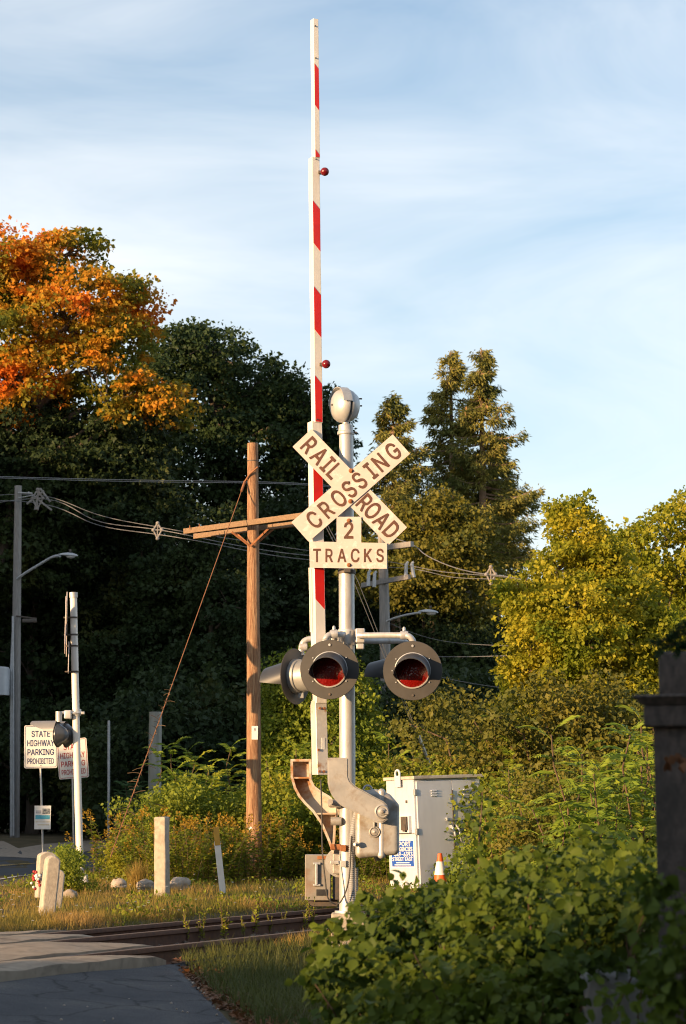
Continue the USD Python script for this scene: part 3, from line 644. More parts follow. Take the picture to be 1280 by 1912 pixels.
# mechanism
arm_out = [(610.4, 1414.4), (650, 1414.4), (650, 1450), (653, 1458), (662, 1467), (680, 1477), (699, 1487.5), (714, 1495), (722, 1502), (727, 1511), (727, 1520), (723, 1530), (714, 1536), (703, 1536), (692.6, 1530), (662, 1516), (645, 1509), (634, 1502), (626, 1494), (619.5, 1485.5), (614, 1474), (611.4, 1462)]
ap = np.array([P(x, y, 19.62)[[0, 2]] for x, y in arm_out])
poly = sg.Polygon(ap).buffer(-0.012).buffer(0.012, quad_segs=4)
ca = join(moved(plate(poly, 0.075), (0, 19.635, 0)), moved(plate(poly.buffer(-0.010), 0.006), (0, 19.6292, 0)))
cp = sig.add('counterweight_arm', trimesh.Trimesh(*ca, process=False) and join(fixed(moved(plate(poly, 0.075), (0, 19.635, 0))), fixed(moved(plate(poly.buffer(-0.010), 0.010), (0, 19.628, 0)))), silver_arm, 30)
pv = P(712.5, 1515, 19.62)
sig.add('pivot_boss', moved(lathe([(0.0, -0.04), (0.062, -0.04), (0.062, 0.006), (0.052, 0.014), (0.047, 0.006), (0.034, 0.006), (0.030, 0.018), (0.016, 0.022), (0.014, 0.045), (0.0, 0.047)], 28), pv, frame((0, -1, 0))), silver_arm, 30, parent=cp)
sig.add('pivot_key', moved(rbox((0.045, 0.02, 0.03), 0.004), pv + [0.035, -0.02, -0.01]), silver_arm, 30, parent=cp)
rear = [(542, 1417), (581, 1417), (581, 1454), (587, 1467), (600, 1477), (615.5, 1486), (632, 1504), (632, 1520), (627, 1530), (625.6, 1565), (622, 1601), (617.5, 1585), (609, 1563), (597, 1536), (583, 1516), (568, 1501), (556.6, 1487.5), (548, 1471), (542.5, 1451)]
rp = sg.Polygon([P(x, y, 20.02)[[0, 2]] for x, y in rear]).buffer(-0.008).buffer(0.008)
ring = rp.difference(rp.buffer(-0.022))
rear_web = fixed(moved(plate(rp, 0.02), (0, 20.10, 0)))
rear_fl = [fixed(moved(plate(g, 0.10), (0, 20.0, 0))) for g in getattr(ring, 'geoms', [ring])]
rc = sig.add('rear_channel_arm', join(rear_web, *rear_fl), rusty_channel, 30)
q0, q1 = P(543, 1452, 20.0), P(582, 1452, 20.0)
sig.add('cross_rib', moved(rbox((0.19, 0.09, 0.016), 0.003), (q0 + q1) / 2 + [0, 0.05, 0]), rusty_channel, 30, parent=rc)
sig.add('cross_rib', moved(rbox((0.20, 0.09, 0.016), 0.003), P(611, 1519, 20.05)), rusty_channel, 30, parent=rc)
sig.add('mounting_lug', moved(rbox((0.12, 0.09, 0.07), 0.02), P(625, 1500, 19.93)), silver_arm, 30)
sig.add('mounting_lug', moved(lathe([(0, 0), (0.036, 0), (0.036, 0.09), (0.02, 0.10), (0, 0.10)], 18), P(617, 1533, 19.93), rot('y', PI / 2)), silver_arm, 30)
sig.add('lug_bolt', moved(cyl(0.025, 0.05, 14), P(616, 1497, 19.86), frame((0, -1, 0))), silver_arm, 30)
# machine case
def px_hull(pts, d0, d1, r):
    sp = manifold3d.Manifold.sphere(r, 16)
    return manifold3d.Manifold.batch_hull([sp.translate(tuple(P(x, y, d))) for x, y in pts for d in (d0, d1)])
bx = sig.add('gate_machine_case', px_hull([(673, 1487), (700, 1483), (722, 1491), (735, 1506), (735, 1586), (673, 1592)], 19.80, 20.06, 0.047), silver_arm, 40)
seam = px_hull([(711.5, 1479), (712.5, 1479), (712, 1596), (711, 1596)], 19.78, 20.04, 0.032)
sig.add('case_seam', seam, silver, 40, parent=bx)
def torus(R, r, n=24, m=10):
    return trimesh.creation.torus(R, r, major_sections=n, minor_sections=m)
sig.add('lifting_eye', moved(torus(0.036, 0.009), P(686, 1474, 19.9), rot('x', PI / 2)), galv, 60, parent=bx)
lt = P(699, 1553, 19.745)
sig.add('case_latch', join(moved(torus(0.042, 0.007), lt, rot('x', PI / 2)), moved(lathe([(0, 0), (0.034, 0), (0.03, 0.014), (0.012, 0.016), (0, 0.026)], 20), lt + [0, 0.005, 0], frame((0, -1, 0))), moved(rbox((0.016, 0.012, 0.05), 0.003), lt + [-0.005, -0.005, 0.06])), silver_arm, 40, parent=bx)
sig.add('drain_spout', moved(lathe([(0.0, -0.03), (0.02, -0.03), (0.04, 0.0), (0.04, 0.02), (0, 0.02)], 16), P(706, 1600, 19.95)), silver_arm, 40, parent=bx)
sig.add('side_knob', moved(lathe([(0, 0), (0.022, 0), (0.026, 0.01), (0.012, 0.02), (0.012, 0.05), (0, 0.05)], 14), P(666, 1576, 19.72), frame((-0.5, -1, 0))), silver_arm, 40, parent=bx)
for y, w in ((1583, 0.16), (1612, 0.155)):
    c = P(647, y, D)
    sig.add('mast_clamp', join(moved(lathe([(0.071, -0.02), (0.079, -0.018), (0.079, 0.018), (0.071, 0.02)], 28), c), moved(rbox((0.09, 0.07, 0.05 if y < 1600 else 0.03), 0.006), c + [-0.10, -0.02, 0.01]), moved(rbox((0.05, 0.03, 0.055), 0.004), c + [-0.03, -0.085, 0])), rust if y < 1600 else silver, 40)
sig.add('machine_bracket', join(moved(rbox((0.20, 0.12, 0.06), 0.01), P(668, 1586, 20.05)), moved(rbox((0.08, 0.06, 0.18), 0.01), P(629, 1612, 20.08))), silver_arm, 30)
sig.add('counterweight_segment', moved(fixed(moved(plate(sg.Point(0, 0).buffer(0.13).intersection(sg.box(-0.2, -0.2, 0.0, 0.2)).difference(sg.Point(0, 0).buffer(0.045)), 0.04), (0, 0, 0))), P(634, 1610, 20.12)), silver_arm, 30)
# conduit and cable
cpth = smooth_path([P(667, 1512, 19.86), P(661, 1535, 19.85), P(657, 1570, 19.86), P(656, 1620, 19.87), P(657, 1690, 19.88), P(658, 1730, 19.89)], 170)
sig.add('flexible_conduit', tube(cpth, 0.026 + 0.004 * np.where(np.arange(170) % 3 == 0, 1, -0.6), 14), conduit_grey, 50)
sig.add('flexible_conduit', tube(smooth_path([P(662, 1620, 19.99), P(662, 1680, 19.99), P(663, 1735, 19.99)], 90), 0.030 + 0.004 * np.where(np.arange(90) % 3 == 0, 1, -0.6), 14), conduit_grey, 50)
sig.add('cable', tube(smooth_path([P(598, 1455, 19.95), P(600, 1500, 19.9), P(601, 1560, 19.86), P(603, 1610, 19.82), P(608, 1655, 19.8), P(616, 1682, 19.8), P(628, 1688, 19.8), P(642, 1672, 19.8), P(651, 1640, 19.8), P(654, 1600, 19.82), P(656, 1560, 19.83)], 70), 0.0065, 8), black_rubber, 60)

# ------------------------------------------------------------------ relay box, cabinet, cone
def seated(px, py): 
    g = G(px, py, 0.0)
    for _ in range(6): g = G(px, py, float(height(g[0], g[1])))
    return g
rb = P(600, 1682, 26.6)
rb[2] = float(height(rb[0], rb[1]))
relay = Thing('relay_box', 'small dull grey relay box with a handle, low on the grass behind the mast', 'relay box', rb)
s27 = 26.6 / FPX
def pbox(x0, y0, x1, y1, d, dep, r=0.01): 
    a, b = P(x0, y0, d), P(x1, y1, d)
    return moved(rbox((abs(b[0] - a[0]), dep, abs(a[2] - b[2])), r), ((a[0] + b[0]) / 2, d + dep / 2, (a[2] + b[2]) / 2))
body = relay.add('case', pbox(569, 1595, 617, 1681, 26.6, 0.3, 0.012), mat('relay_box_paint', (0.26, 0.24, 0.21), (0.19, 0.175, 0.15), 7, 0.6, dirt=(0.20, 0.12, 0.07), dscale=4, dlo=0.5, dhi=0.7), 40)
relay.add('side_case', pbox(621, 1602, 638, 1680, 26.65, 0.28, 0.01), steel_dark, 40)
relay.add('handle', join(pbox(588, 1612, 593, 1652, 26.56, 0.03, 0.006), pbox(584, 1610, 598, 1614, 26.57, 0.03, 0.004), pbox(584, 1650, 598, 1654, 26.57, 0.03, 0.004)), galv, 30, parent=body)
relay.add('vent', pbox(590, 1660, 611, 1672, 26.59, 0.02, 0.003), black_rubber, 30, parent=body)
relay.add('hinge', pbox(592, 1598, 611, 1604, 26.58, 0.03, 0.004), rust, 30, parent=body)
relay.add('foot', pbox(575, 1678, 630, 1692, 26.7, 0.2, 0.006), steel_dark, 30)

# big cabinet: its own axes, turned 25 degrees to the right, leaning a little
cbase = P(782, 1657, 32.0); cbase[2] = 0.0
cab = Thing('signal_cabinet', 'tall white double-door signal cabinet standing in the bushes right of the mast', 'equipment cabinet', cbase)
CR = rot('y', math.radians(-2.2)) @ rot('z', math.radians(32))
W, DP, H = 1.15, 0.74, 1.56
def cb(x0, x1, y0, y1, z0, z1, r=0.006):      # x along the front from the near corner, y inwards
    return moved(moved(rbox((x1 - x0, y1 - y0, z1 - z0), r, 6), ((x0 + x1) / 2, (y0 + y1) / 2, (z0 + z1) / 2)), cbase, CR)
case = cab.add('case', cb(0, W, 0.03, DP, 0.0, H - 0.03), cabinet_white, 30)
cab.add('roof', cb(-0.03, W + 0.03, -0.03, DP + 0.03, H - 0.03, H + 0.015), cabinet_dirty, 30)
d1 = cab.add('door', cb(0.03, 0.63, 0.0, 0.028, 0.06, H - 0.06), cabinet_white, 30)
d2 = cab.add('door', cb(0.636, W - 0.03, 0.0, 0.028, 0.06, H - 0.06), cabinet_white, 30)
for x0, pr in ((0.27, d1), (0.83, d2)):
    for k in range(3): cab.add('louvre', moved(moved(rbox((0.10, 0.02, 0.016), 0.004), (x0 + 0.05, -0.004, H - 0.20 - k * 0.035)), cbase, CR), cabinet_white, 30, parent=pr)
cab.add('lock_bar', join(cb(0.50, 0.73, -0.035, -0.02, 0.93, 0.945, 0.004), cb(0.50, 0.52, -0.04, -0.0, 0.93, 0.975, 0.004)), galv, 30)
cab.add('centre_strip', cb(0.626, 0.642, -0.012, 0.0, 0.06, H - 0.2, 0.003), steel_dark, 30)
for x0 in (0.59, 0.675):
    hp_ = [np.array(q) for q in ((x0, -0.03, 0.84), (x0 + 0.005, -0.06, 0.80), (x0 + 0.02, -0.07, 0.72), (x0 + 0.04, -0.06, 0.63))]
    cab.add('handle', moved(join(tube(smooth_path(hp_, 10), [0.02] * 3 + [0.016] * 3 + [0.012] * 4, 8), moved(rbox((0.05, 0.05, 0.05), 0.008), (x0, -0.02, 0.845))), cbase, CR), galv, 40)
for z in (0.75, 1.30): cab.add('hinge', cb(-0.012, 0.02, -0.012, 0.03, z, z + 0.09, 0.004), galv, 30)
ey = moved(moved(fixed(join(torus(0.055, 0.016), )), (0, 0, 0), rot('x', PI / 2)), (0, 0, 0), rot('z', PI / 2))
cab.add('lifting_lug', join(moved(moved(ey, (-0.04, 0.37, H + 0.055)), cbase, CR), cb(-0.052, -0.03, 0.30, 0.44, H - 0.13, H + 0.03, 0.004)), cabinet_white, 40)
mb = cab.add('meter_box', join(cb(-0.05, 0.0, 0.12, 0.62, 0.78, 1.02, 0.006)), cabinet_white, 30)
cab.add('padlock', join(cb(-0.08, -0.05, 0.14, 0.28, 0.82, 1.01, 0.005), cb(-0.095, -0.08, 0.16, 0.22, 0.80, 0.90, 0.004)), steel_dark, 30, parent=mb)
cab.add('keyhole_plate', cb(-0.012, 0.0, 0.20, 0.24, 1.20, 1.24, 0.003), steel_dark, 30)
cab.add('small_plate', cb(-0.008, 0.0, 0.54, 0.68, 1.08, 1.20, 0.003), galv, 30)
cab.add('seam', cb(-0.006, 0.0, 0.05, DP - 0.05, 0.765, 0.772, 0.002), steel_dark, 30)
pl = cab.add('notice_plate', cb(-0.008, 0.0, 0.06, 0.68, 0.28, 0.70, 0.002), plate_white, 30)
pl2 = cab.add('notice_panel', cb(-0.011, -0.008, 0.09, 0.65, 0.31, 0.67, 0.001), sign_blue, 30)
side_R = CR @ rot('z', -PI / 2)
for txt, h, z, wd in (('REPORT', 0.060, 0.628, 0.44), ('EMERGENCIES', 0.058, 0.555, 0.52), ('-449-6393', 0.058, 0.482, 0.52), ('STREET EAST', 0.050, 0.415, 0.52), ('MP 9 TRACK 2', 0.034, 0.362, 0.40)):
    if txt.startswith('MP'): continue
    vv, ff = lettering(txt, h, 1.0, depth=0.0015, bold=True); vv = vv.copy(); vv[:, 0] *= wd / (vv[:, 0].max() - vv[:, 0].min())
    cab.add('lettering', moved(moved((vv, ff), (-0.37, -0.0125, z)), cbase, side_R), plate_white, False, parent=pl2)
for z, wd in ((0.365, 0.34), (0.335, 0.42)):
    cab.add('small_print', moved(moved(rbox((wd, 0.0012, 0.014), 0.0004, 4), (-0.37, -0.0125, z)), cbase, side_R), plate_white, False, parent=pl2)

cb_ = P(821, 1593, 30.0); cone = Thing('traffic_cone', 'orange and white striped traffic cone in front of the cabinet doors', 'traffic cone', (cb_[0], 30.0, 0.0))
ch = cb_[2]
rr = lambda z: 0.115 - (0.115 - 0.028) * z / ch
def ring_(z0, z1, o=0.0): return moved(lathe([(rr(z0) + o, z0), (rr(z1) + o, z1)], 24), (cb_[0], 30.0, 0.0))
cone.add('cone', join(ring_(0.03, ch), moved(lathe([(0.03, ch), (0.022, ch + 0.004), (0.0, ch + 0.005)], 24), (cb_[0], 30.0, 0))), cone_orange, 50)
cone.add('foot', moved(rbox((0.36, 0.36, 0.03), 0.01), (cb_[0], 30.0, 0.016)), cone_orange, 30)
for z0, z1 in ((ch * 0.47, ch * 0.80), (ch * 0.12, ch * 0.30)): cone.add('white_band', ring_(z0, z1, 0.003), plate_white, 50)

# ------------------------------------------------------------------ far signal on the left
d = 33.4
fb = P(150, 1652, d); fb[2] = 0.0
far = Thing('crossing_signal', 'white crossing signal seen side-on at the left, lights facing away left', 'crossing signal', fb)
far.add('mast', tube([P(149.5, 1628, d), P(142.5, 1370, d), P(137, 1112, d)], [0.054, 0.054, 0.052], 28), white_paint, 60)
far.add('mast_cap', tube([P(137, 1116, d), P(136.8, 1106, d)], [0.062, 0.062], 24), silver, 40)
bp = fb + [0, 0, 0]
far.add('foundation', join(moved(rbox((0.22, 0.22, 0.10), 0.01), P(149.5, 1642, d)), moved(trimesh.convex.convex_hull(np.array([[x, y, z] for z, w in ((0.0, 0.11), (0.055, 0.075)) for x in (-w, w) for y in (-w, w)])), P(149.5, 1636, d))), cabinet_white, 30)
kf = d / FPX
nrm = np.array([-0.9, 0.43, 0.0]); sd_ = np.array([0.43, 0.9, 0.0])     # its signs face away to the left
def side_plate(px, y0, y1, width, d, ang=0.0):
    c0 = (P(px, y0, d) + P(px, y1, d)) / 2; hgt = (y1 - y0) * kf
    R3 = np.stack([sd_, -nrm, [0, 0, 1]], 1)
    b = moved(rbox((width, 0.012, hgt), 0.003, 4), R=rot('y', ang))
    return moved(b, c0, R3)
E3 = np.stack([np.array([-0.117, 0.993, 0]), np.array([-0.993, -0.117, 0]), [0, 0, 1]], 1)
for k_, px_ in ((1, 122.0), (-1, 124.5)):
    far.add('crossbuck_blade', moved(moved(rbox((0.20, 0.012, 1.10), 0.003, 4), R=rot('y', math.radians(45) * k_)), P(px_, 1166, d), E3), sign_white, 30)
far.add('tracks_sign', moved(rbox((0.55, 0.012, 0.44), 0.003, 4), P(128, 1228, d), E3), sign_white, 30)
for y in (1153, 1185, 1206, 1254):
    c = P(136.5 + (y - 1106) * 0.024, y, d)
    far.add('sign_band', join(moved(lathe([(0.053, -0.012), (0.061, -0.012), (0.061, 0.012), (0.053, 0.012)], 20), c), moved(rbox((0.10, 0.03, 0.02), 0.003), c + [-0.10, 0, 0])), steel_dark, 40)
hubf = P(143, 1330, d)
far.add('light_arm', join(tube(smooth_path([P(152, 1331, d), P(143, 1331, d - 0.06), P(128, 1331, d - 0.08), P(114, 1331, d - 0.1), P(110, 1333, d - 0.1), P(109.5, 1345, d - 0.1)], 22), 0.024, 12), moved(rbox((0.11, 0.12, 0.13), 0.02), P(127, 1334, d - 0.06)), moved(lathe([(0, -0.05), (0.065, -0.05), (0.07, 0), (0.065, 0.05), (0, 0.05)], 20), hubf), moved(rbox((0.08, 0.05, 0.04), 0.008), P(153, 1331, d - 0.02)), tube([P(110, 1328, d - 0.1), P(109.6, 1348, d - 0.1)], [0.05, 0.05], 14)), silver, 40)
for k, (px, py) in enumerate(((108, 1372), (124, 1373))):
    c = P(px, py, d - 0.1 + 0.25 * k); F = frame((-0.95, 0.28, 0.0))
    hd = far.add('light_disc', moved(lathe([(0, -0.004), (0.18, -0.004), (0.183, 0), (0.18, 0.004), (0, 0.004)], 40), c, F), black_disc, 40)
    far.add('light_housing', moved(lathe([(0.0, -0.16), (0.05, -0.155), (0.10, -0.12), (0.145, -0.05), (0.172, -0.02), (0.17, -0.004)], 36), c, F), mat('dark_glossy_housing_%d' % k, (0.06, 0.065, 0.075), (0.09, 0.095, 0.10), 6, 0.3, 0.2), 40)
    hv = []; ang = np.linspace(math.radians(-10), math.radians(190), 25)
    for r_ in (0.15, 0.145):
        for a in ang:
            for z_ in (0.0, 0.40 * max(0.15, min(1, (math.sin(a) + 0.35)))): hv.append([math.cos(a) * r_, math.sin(a) * r_, z_])
    hf = []
    for s_ in (0, 1):
        for q in range(24):
            a0 = s_ * 50 + q * 2; hf += [[a0, a0 + 2, a0 + 1], [a0 + 1, a0 + 2, a0 + 3]]
    for q in range(24): hf += [[q * 2 + 1, q * 2 + 3, 51 + q * 2], [51 + q * 2, q * 2 + 3, 53 + q * 2]]
    far.add('hood', fixed(moved((np.array(hv), np.array(hf)), c + np.array([0, 0, 0.06]), F)), mat('grey_hood_%d' % k, (0.16, 0.16, 0.17), (0.2, 0.2, 0.2), 6, 0.4), 40, parent=hd)
    far.add('lens', moved(lathe([(0.14, 0.006), (0.08, 0.03), (0, 0.038)], 30), c, F), lens_red, 60, parent=hd)

# ------------------------------------------------------------------ parking signs
def parking(px0, py0, px1, py1, d, tilt, m_txt, name, label, post_bottom, poster=False):
    a, b = P(px0, py0, d), P(px1, py1, d); w, h = b[0] - a[0], a[2] - b[2]; c = (a + b) / 2
    foot = P(post_bottom, 1600, d); foot[2] = 0
    th = Thing(name, label, 'road sign', foot)
    topc = c + [0, 0.02, h * 0.42]
    th.add('post', tube([foot, c + [0, 0.025, -h / 2], topc + [0, 0.005, 0]], 0.018, 8), galv, False)
    R = rot('y', math.radians(tilt)) @ rot('z', math.radians(4))
    def at(m, off): return moved(moved(m, off), c, R)
    pn = th.add('panel', at(fixed(plate(sg.box(-w / 2 + 0.03, -h / 2 + 0.03, w / 2 - 0.03, h / 2 - 0.03).buffer(0.03), 0.004)), (0, 0, 0)), sign_grey, 30)
    o = sg.box(-w / 2 + 0.035, -h / 2 + 0.035, w / 2 - 0.035, h / 2 - 0.035).buffer(0.022); bd = o.difference(o.buffer(-0.009))
    th.add('border', at(fixed(plate(bd, 0.001)), (0, -0.0012, 0)), m_txt, False, parent=pn)
    for txt, z, hh, xs in (('STATE', 0.30, 0.135, 0.80), ('HIGHWAY', 0.085, 0.135, 0.62), ('PARKING', -0.125, 0.135, 0.66), ('PROHIBITED', -0.335, 0.125, 0.50)):
        lm = lettering(txt, hh * h, 1.0, depth=0.001, bold=True); vv, ff = lm
        tw = {'STATE': 0.56, 'HIGHWAY': 0.82, 'PARKING': 0.80, 'PROHIBITED': 0.80}[txt] * w
        vv = vv.copy(); vv[:, 0] *= tw / (vv[:, 0].max() - vv[:, 0].min())
        th.add('lettering', at((vv, ff), (0, -0.0014, z * h)), m_txt, False, parent=pn)
    th.add('bolt', at(moved(cyl(0.008, 0.006, 8), R=rot('x', PI / 2)), (0, -0.001, -0.44 * h)), steel_dark, 30)
    if poster:
        a2_, b2_ = P(65, 1504, d), P(95, 1548, d); pw, ph = b2_[0] - a2_[0], a2_[2] - b2_[2]; pc = (a2_ + b2_) / 2 + [0, -0.03, 0]
        pp = th.add('poster', moved(rbox((pw, 0.004, ph), 0.001, 4), pc), plate_white, False, label='small white notice with blue and gold print')
        def pr(x0, x1, z0, z1, m, nm): th.add(nm, moved(rbox(((x1 - x0) * pw, 0.0012, (z1 - z0) * ph), 0.0004, 4), pc + [((x0 + x1) / 2 - 0.5) * pw, -0.0028, ((z0 + z1) / 2 - 0.5) * ph]), m, False, parent=pp)
        pr(0.48, 0.94, 0.64, 0.88, poster_dark, 'picture'); pr(0.06, 0.94, 0.43, 0.60, poster_blue, 'print_band'); pr(0.08, 0.42, 0.68, 0.71, navy, 'print_line'); pr(0.08, 0.42, 0.76, 0.785, navy, 'print_line')
        pr(0.08, 0.92, 0.30, 0.33, poster_gold, 'print_line'); pr(0.2, 0.9, 0.17, 0.21, poster_gold, 'print_line')
    return th
parking(46, 1354, 106, 1434, 38.0, -0.8, navy, 'parking_sign', 'white parking sign with blue letters and a small notice below it', 82, True)
parking(108.5, 1379, 163, 1453, 39.5, -5.0, sign_red, 'parking_sign', 'tilted white parking sign with red letters behind the far mast', 139)

# ------------------------------------------------------------------ stone posts, markers
def stone_post(name, label, x0, y0, x1, y1, w, dep, d, m, lean=0.0, yaw=0.3, dome=True, cat='stone post', group=None):
    b, t = P(x1, y1, d), P(x0, y0, d); b = b.copy(); 
    L = np.linalg.norm(t - b); R = frame((t - b), (0, 1, 0)) @ rot('z', yaw)
    bm = rbox((w, dep, L), 0.018, 8)
    tm = trimesh.Trimesh(*arr(bm)); tm = tm.subdivide().subdivide()
    v = np.array(tm.vertices); v[:, 2] += L / 2
    tp = v[:, 2] > L * 0.97
    if dome: v[tp, 2] += 0.05 * (1 - (v[tp, 0] / (w / 2)) ** 2) * 0.9
    v[:, :2] *= 1 + 0.06 * (1 - v[:, 2:] / L)
    v += (meshkit.fbm(v * 14 + d)[:, None] - 0.5) * 0.012
    v[:, 2] -= 0.08
    th = Thing(name, label, cat, b, group)
    th.add('shaft', moved((v, np.array(tm.faces)), b, R), m, 50)
    return th
stone_post('stone_post', 'front leaning pale granite post, nearest the crossing at the left', 100, 1590, 87, 1706, 0.145, 0.16, 23.8, granite, yaw=0.35)
stone_post('stone_post', 'broad upright granite post behind the leaning one, flowers tied to it', 88, 1584, 84, 1664, 0.21, 0.17, 27.5, granite, yaw=0.35)
stone_post('stone_post', 'short tilted granite post at right of the post pair', 113, 1618, 105, 1690, 0.105, 0.12, 25.6, granite, yaw=0.35)
fp = P(69.5, 1640, 27.3)
fl_ = Thing('flower_bunch', 'small bunch of red and white flowers on the granite post', 'flowers', fp)
pts_ = rng.normal(0, 1, (26, 3)) * [0.032, 0.02, 0.06] + fp
fl_.add('bloom', join(*[moved(trimesh.creation.icosphere(1, 0.02), p) for p in pts_[:13]]), sign_red, True)
fl_.add('bloom', join(*[moved(trimesh.creation.icosphere(1, 0.018), p + [0, -0.01, 0]) for p in pts_[13:]]), plate_white, True)
stone_post('concrete_post', 'tall square concrete post standing on the grass by the rocks', 302, 1513, 302, 1671, 0.155, 0.155, 29.0, concrete, yaw=-0.30, dome=False, cat='concrete post')
mk = P(412, 1664, 29.6)
mkr = Thing('marker_post', 'slim leaning white marker post with a yellow top', 'marker post', mk)
def slat(xa, ya, xb, yb, w, d, th_=0.012, y_off=0.0):
    a, b = P(xa, ya, d), P(xb, yb, d); L = np.linalg.norm(a - b); R = frame(a - b, (0, 1, 0)) @ rot('z', -0.25)
    return moved(moved(rbox((w, th_, L), 0.004, 4), (0, y_off, L / 2)), b, R)
mkr.add('post', slat(405, 1570, 416, 1668, 0.085, 29.6), plate_white, 30)
mkr.add('tag', slat(403, 1544, 406.5, 1578, 0.072, 29.6, 0.02, -0.004), yellow_tag, 30)
gp = P(289, 1440, 46.0); gp[2] = 0
col_ = Thing('metal_column', 'plain pale grey flat-topped metal column rising from dark shrubs', 'column', gp)
col_.add('shaft', trimesh.convex.convex_hull(np.vstack([np.array([[math.cos(a) * 0.132, math.sin(a) * 0.132, 0] for a in np.linspace(0, 2 * PI, 33)]) + (z, )[0] * np.array([0, 0, 1]) + gp for z in (0.0, P(289, 1329, 46.0)[2])])), mat('pale_pipe', (0.30, 0.30, 0.27), (0.22, 0.22, 0.19), 3, 0.55, stretch=(3, 3, 0.4), dirt=(0.26, 0.22, 0.10), dscale=2.5, dlo=0.55, dhi=0.7), 40)
dp_ = P(204, 1500, 50.0); dp_[2] = 0
dark = Thing('thin_post', 'thin blue-grey metal post standing alone in deep shade', 'post', dp_)
dark.add('post', tube([dp_, P(203, 1345, 50.0)], 0.03, 8), galv, 40)
rk = [(222, 1649, 0.15, 30.8, 'reddish stone half hidden in grass left of the concrete post'), (272, 1652, 0.17, 30.6, 'pale stone right beside the concrete post, on its left'), (335, 1650, 0.22, 31.0, 'larger grey stone right of the concrete post'), (130, 1668, 0.13, 28.0, 'buff stone at the foot of the far signal mast')]
for k, (px, py, r_, d, lb) in enumerate(rk):
    c = P(px, py, d); c[2] = max(c[2] - 0.02, 0.03)
    m = trimesh.creation.icosphere(3, 1.0); v = np.array(m.vertices)
    v = v * (0.7 + 0.6 * meshkit.fbm(v * 1.7 + k * 5, 3))[:, None] * [r_ * 0.75, r_ * 0.6, r_ * 0.55]
    v[:, 2] = np.maximum(v[:, 2], -r_ * 0.25)
    single('rock', moved((v, np.array(m.faces)), c), rock, lb, 'rock', smooth=40)

# ------------------------------------------------------------------ utility poles and wires
d = 36.0
pb = P(475, 1640, d); pb[2] = 0.0
up = Thing('utility_pole', 'reddish brown wooden pole with one crossarm, beside the crossing mast', 'utility pole', pb)
pk = 46; ctrl = np.array([pb + (P(471.5, 828, d) - pb) * q for q in np.linspace(0, 1, pk)])
ctrl[:, 0] += 0.012 * (meshkit.fbm(np.stack([np.linspace(0, 5, pk), np.zeros(pk), np.zeros(pk)], -1)) - 0.5)
pv_, pf_ = tube(ctrl, np.linspace(0.128, 0.088, pk), 40)
pv_ = pv_ + 0.010 * (meshkit.fbm(np.stack([pv_[:, 0] * 16, pv_[:, 1] * 16, pv_[:, 2] * 1.1], -1))[:, None] - 0.5) * (pv_ - np.interp(pv_[:, 2], ctrl[:, 2], ctrl[:, 0])[:, None] * [1, 0, 0] - [0, d, 0]) * [8, 8, 0]
up.add('pole', (pv_, pf_), pole_wood, 60)
def beam(a, b, w, h):
    a, b = np.asarray(a), np.asarray(b); L = np.linalg.norm(b - a); x = (b - a) / L; z = np.array([0, 0, 1.0]); y = np.cross(z, x); y /= np.linalg.norm(y); z = np.cross(x, y)
    return moved(rbox((L, w, h), 0.006, 6), (a + b) / 2, np.stack([x, y, z], 1))
ca0, ca1 = P(346, 994.5, 36.6), P(597, 961, 35.0)
ca0[1] -= 0.15; ca1[1] -= 0.15
arm_p = up.add('crossarm', beam(ca0, ca1, 0.085, 0.09), arm_wood, 30)
cr0, cr1 = P(362, 1000, 36.95), P(597, 971, 35.35)
up.add('crossarm', beam(cr0 + [0, 0.12, 0], cr1 + [0, 0.12, 0], 0.07, 0.085), arm_wood, 30)
for (x0, y0), dz in (((432, 993), -0.17), ((503, 985), -0.17)):
    up.add('brace', beam(P(467, 1020, 35.85), P(x0, y0, 35.80), 0.008, 0.036), rust, 30)
    up.add('brace', beam(P(470, 1022, 36.12), P(x0 + 8, y0 + 2, 36.25), 0.008, 0.036), rust, 30)
for x, y in ((354, 988), (372, 985)):
    up.add('crossarm_bolt', moved(cyl(0.008, 0.06, 8), P(x, y, 36.3)), rust, 30, parent=arm_p)
up.add('pole_band', moved(lathe([(0.09, -0.008), (0.094, -0.008), (0.094, 0.008), (0.09, 0.008)], 28), P(471.6, 861, d)), steel_dark, 40)
tg = up.add('number_plate', moved(rbox((0.10, 0.006, 0.215), 0.002, 4), P(475.5, 1368, d - 0.118)), plate_white, False)
up.add('mark', moved(lettering('8', 0.05, 0.9, depth=0.001), P(475.5, 1362, d - 0.1225)), navy, False, parent=tg)
up.add('oval_tag', moved(moved(lathe([(0, -0.003), (0.034, -0.003), (0.034, 0.003), (0, 0.003)], 20), R=rot('x', PI / 2)), P(467, 1547, d - 0.118)), plate_white, 30)
# its rusty guy, with bindweed on the lower end
R_GUY = 0.0065
g0, g1 = P(457, 899, 35.95), P(206, 1600, 31.5); g1[2] = max(g1[2], 0.0)
guy = Thing('guy_wire', 'rusty guy wire slanting down left from the brown pole, climbed by a vine', 'guy wire', g1)
guy.add('wire', tube([g0, g1], R_GUY, 8), guy_rust, 40)
guy.add('clamp', tube([g0 + (g1 - g0) * 0.0, g0 + (g1 - g0) * 0.03], 0.02, 10), guy_rust, 40)
guy.add('band', tube([P(457, 899, 35.95), P(466, 885, 35.88), P(481, 872, 35.86)], 0.014, 8), guy_rust, 40)
vt = []
for q in np.linspace(0.58, 0.99, 60):
    c = g0 + (g1 - g0) * q; e = c + rng.normal(0, 1, 3) * [0.06, 0.05, 0.03] * (1.5 if q > 0.62 else 0.7)
    vt.append(tube([c, (c + e) / 2 + [0, 0, 0.01], e], 0.004, 5))
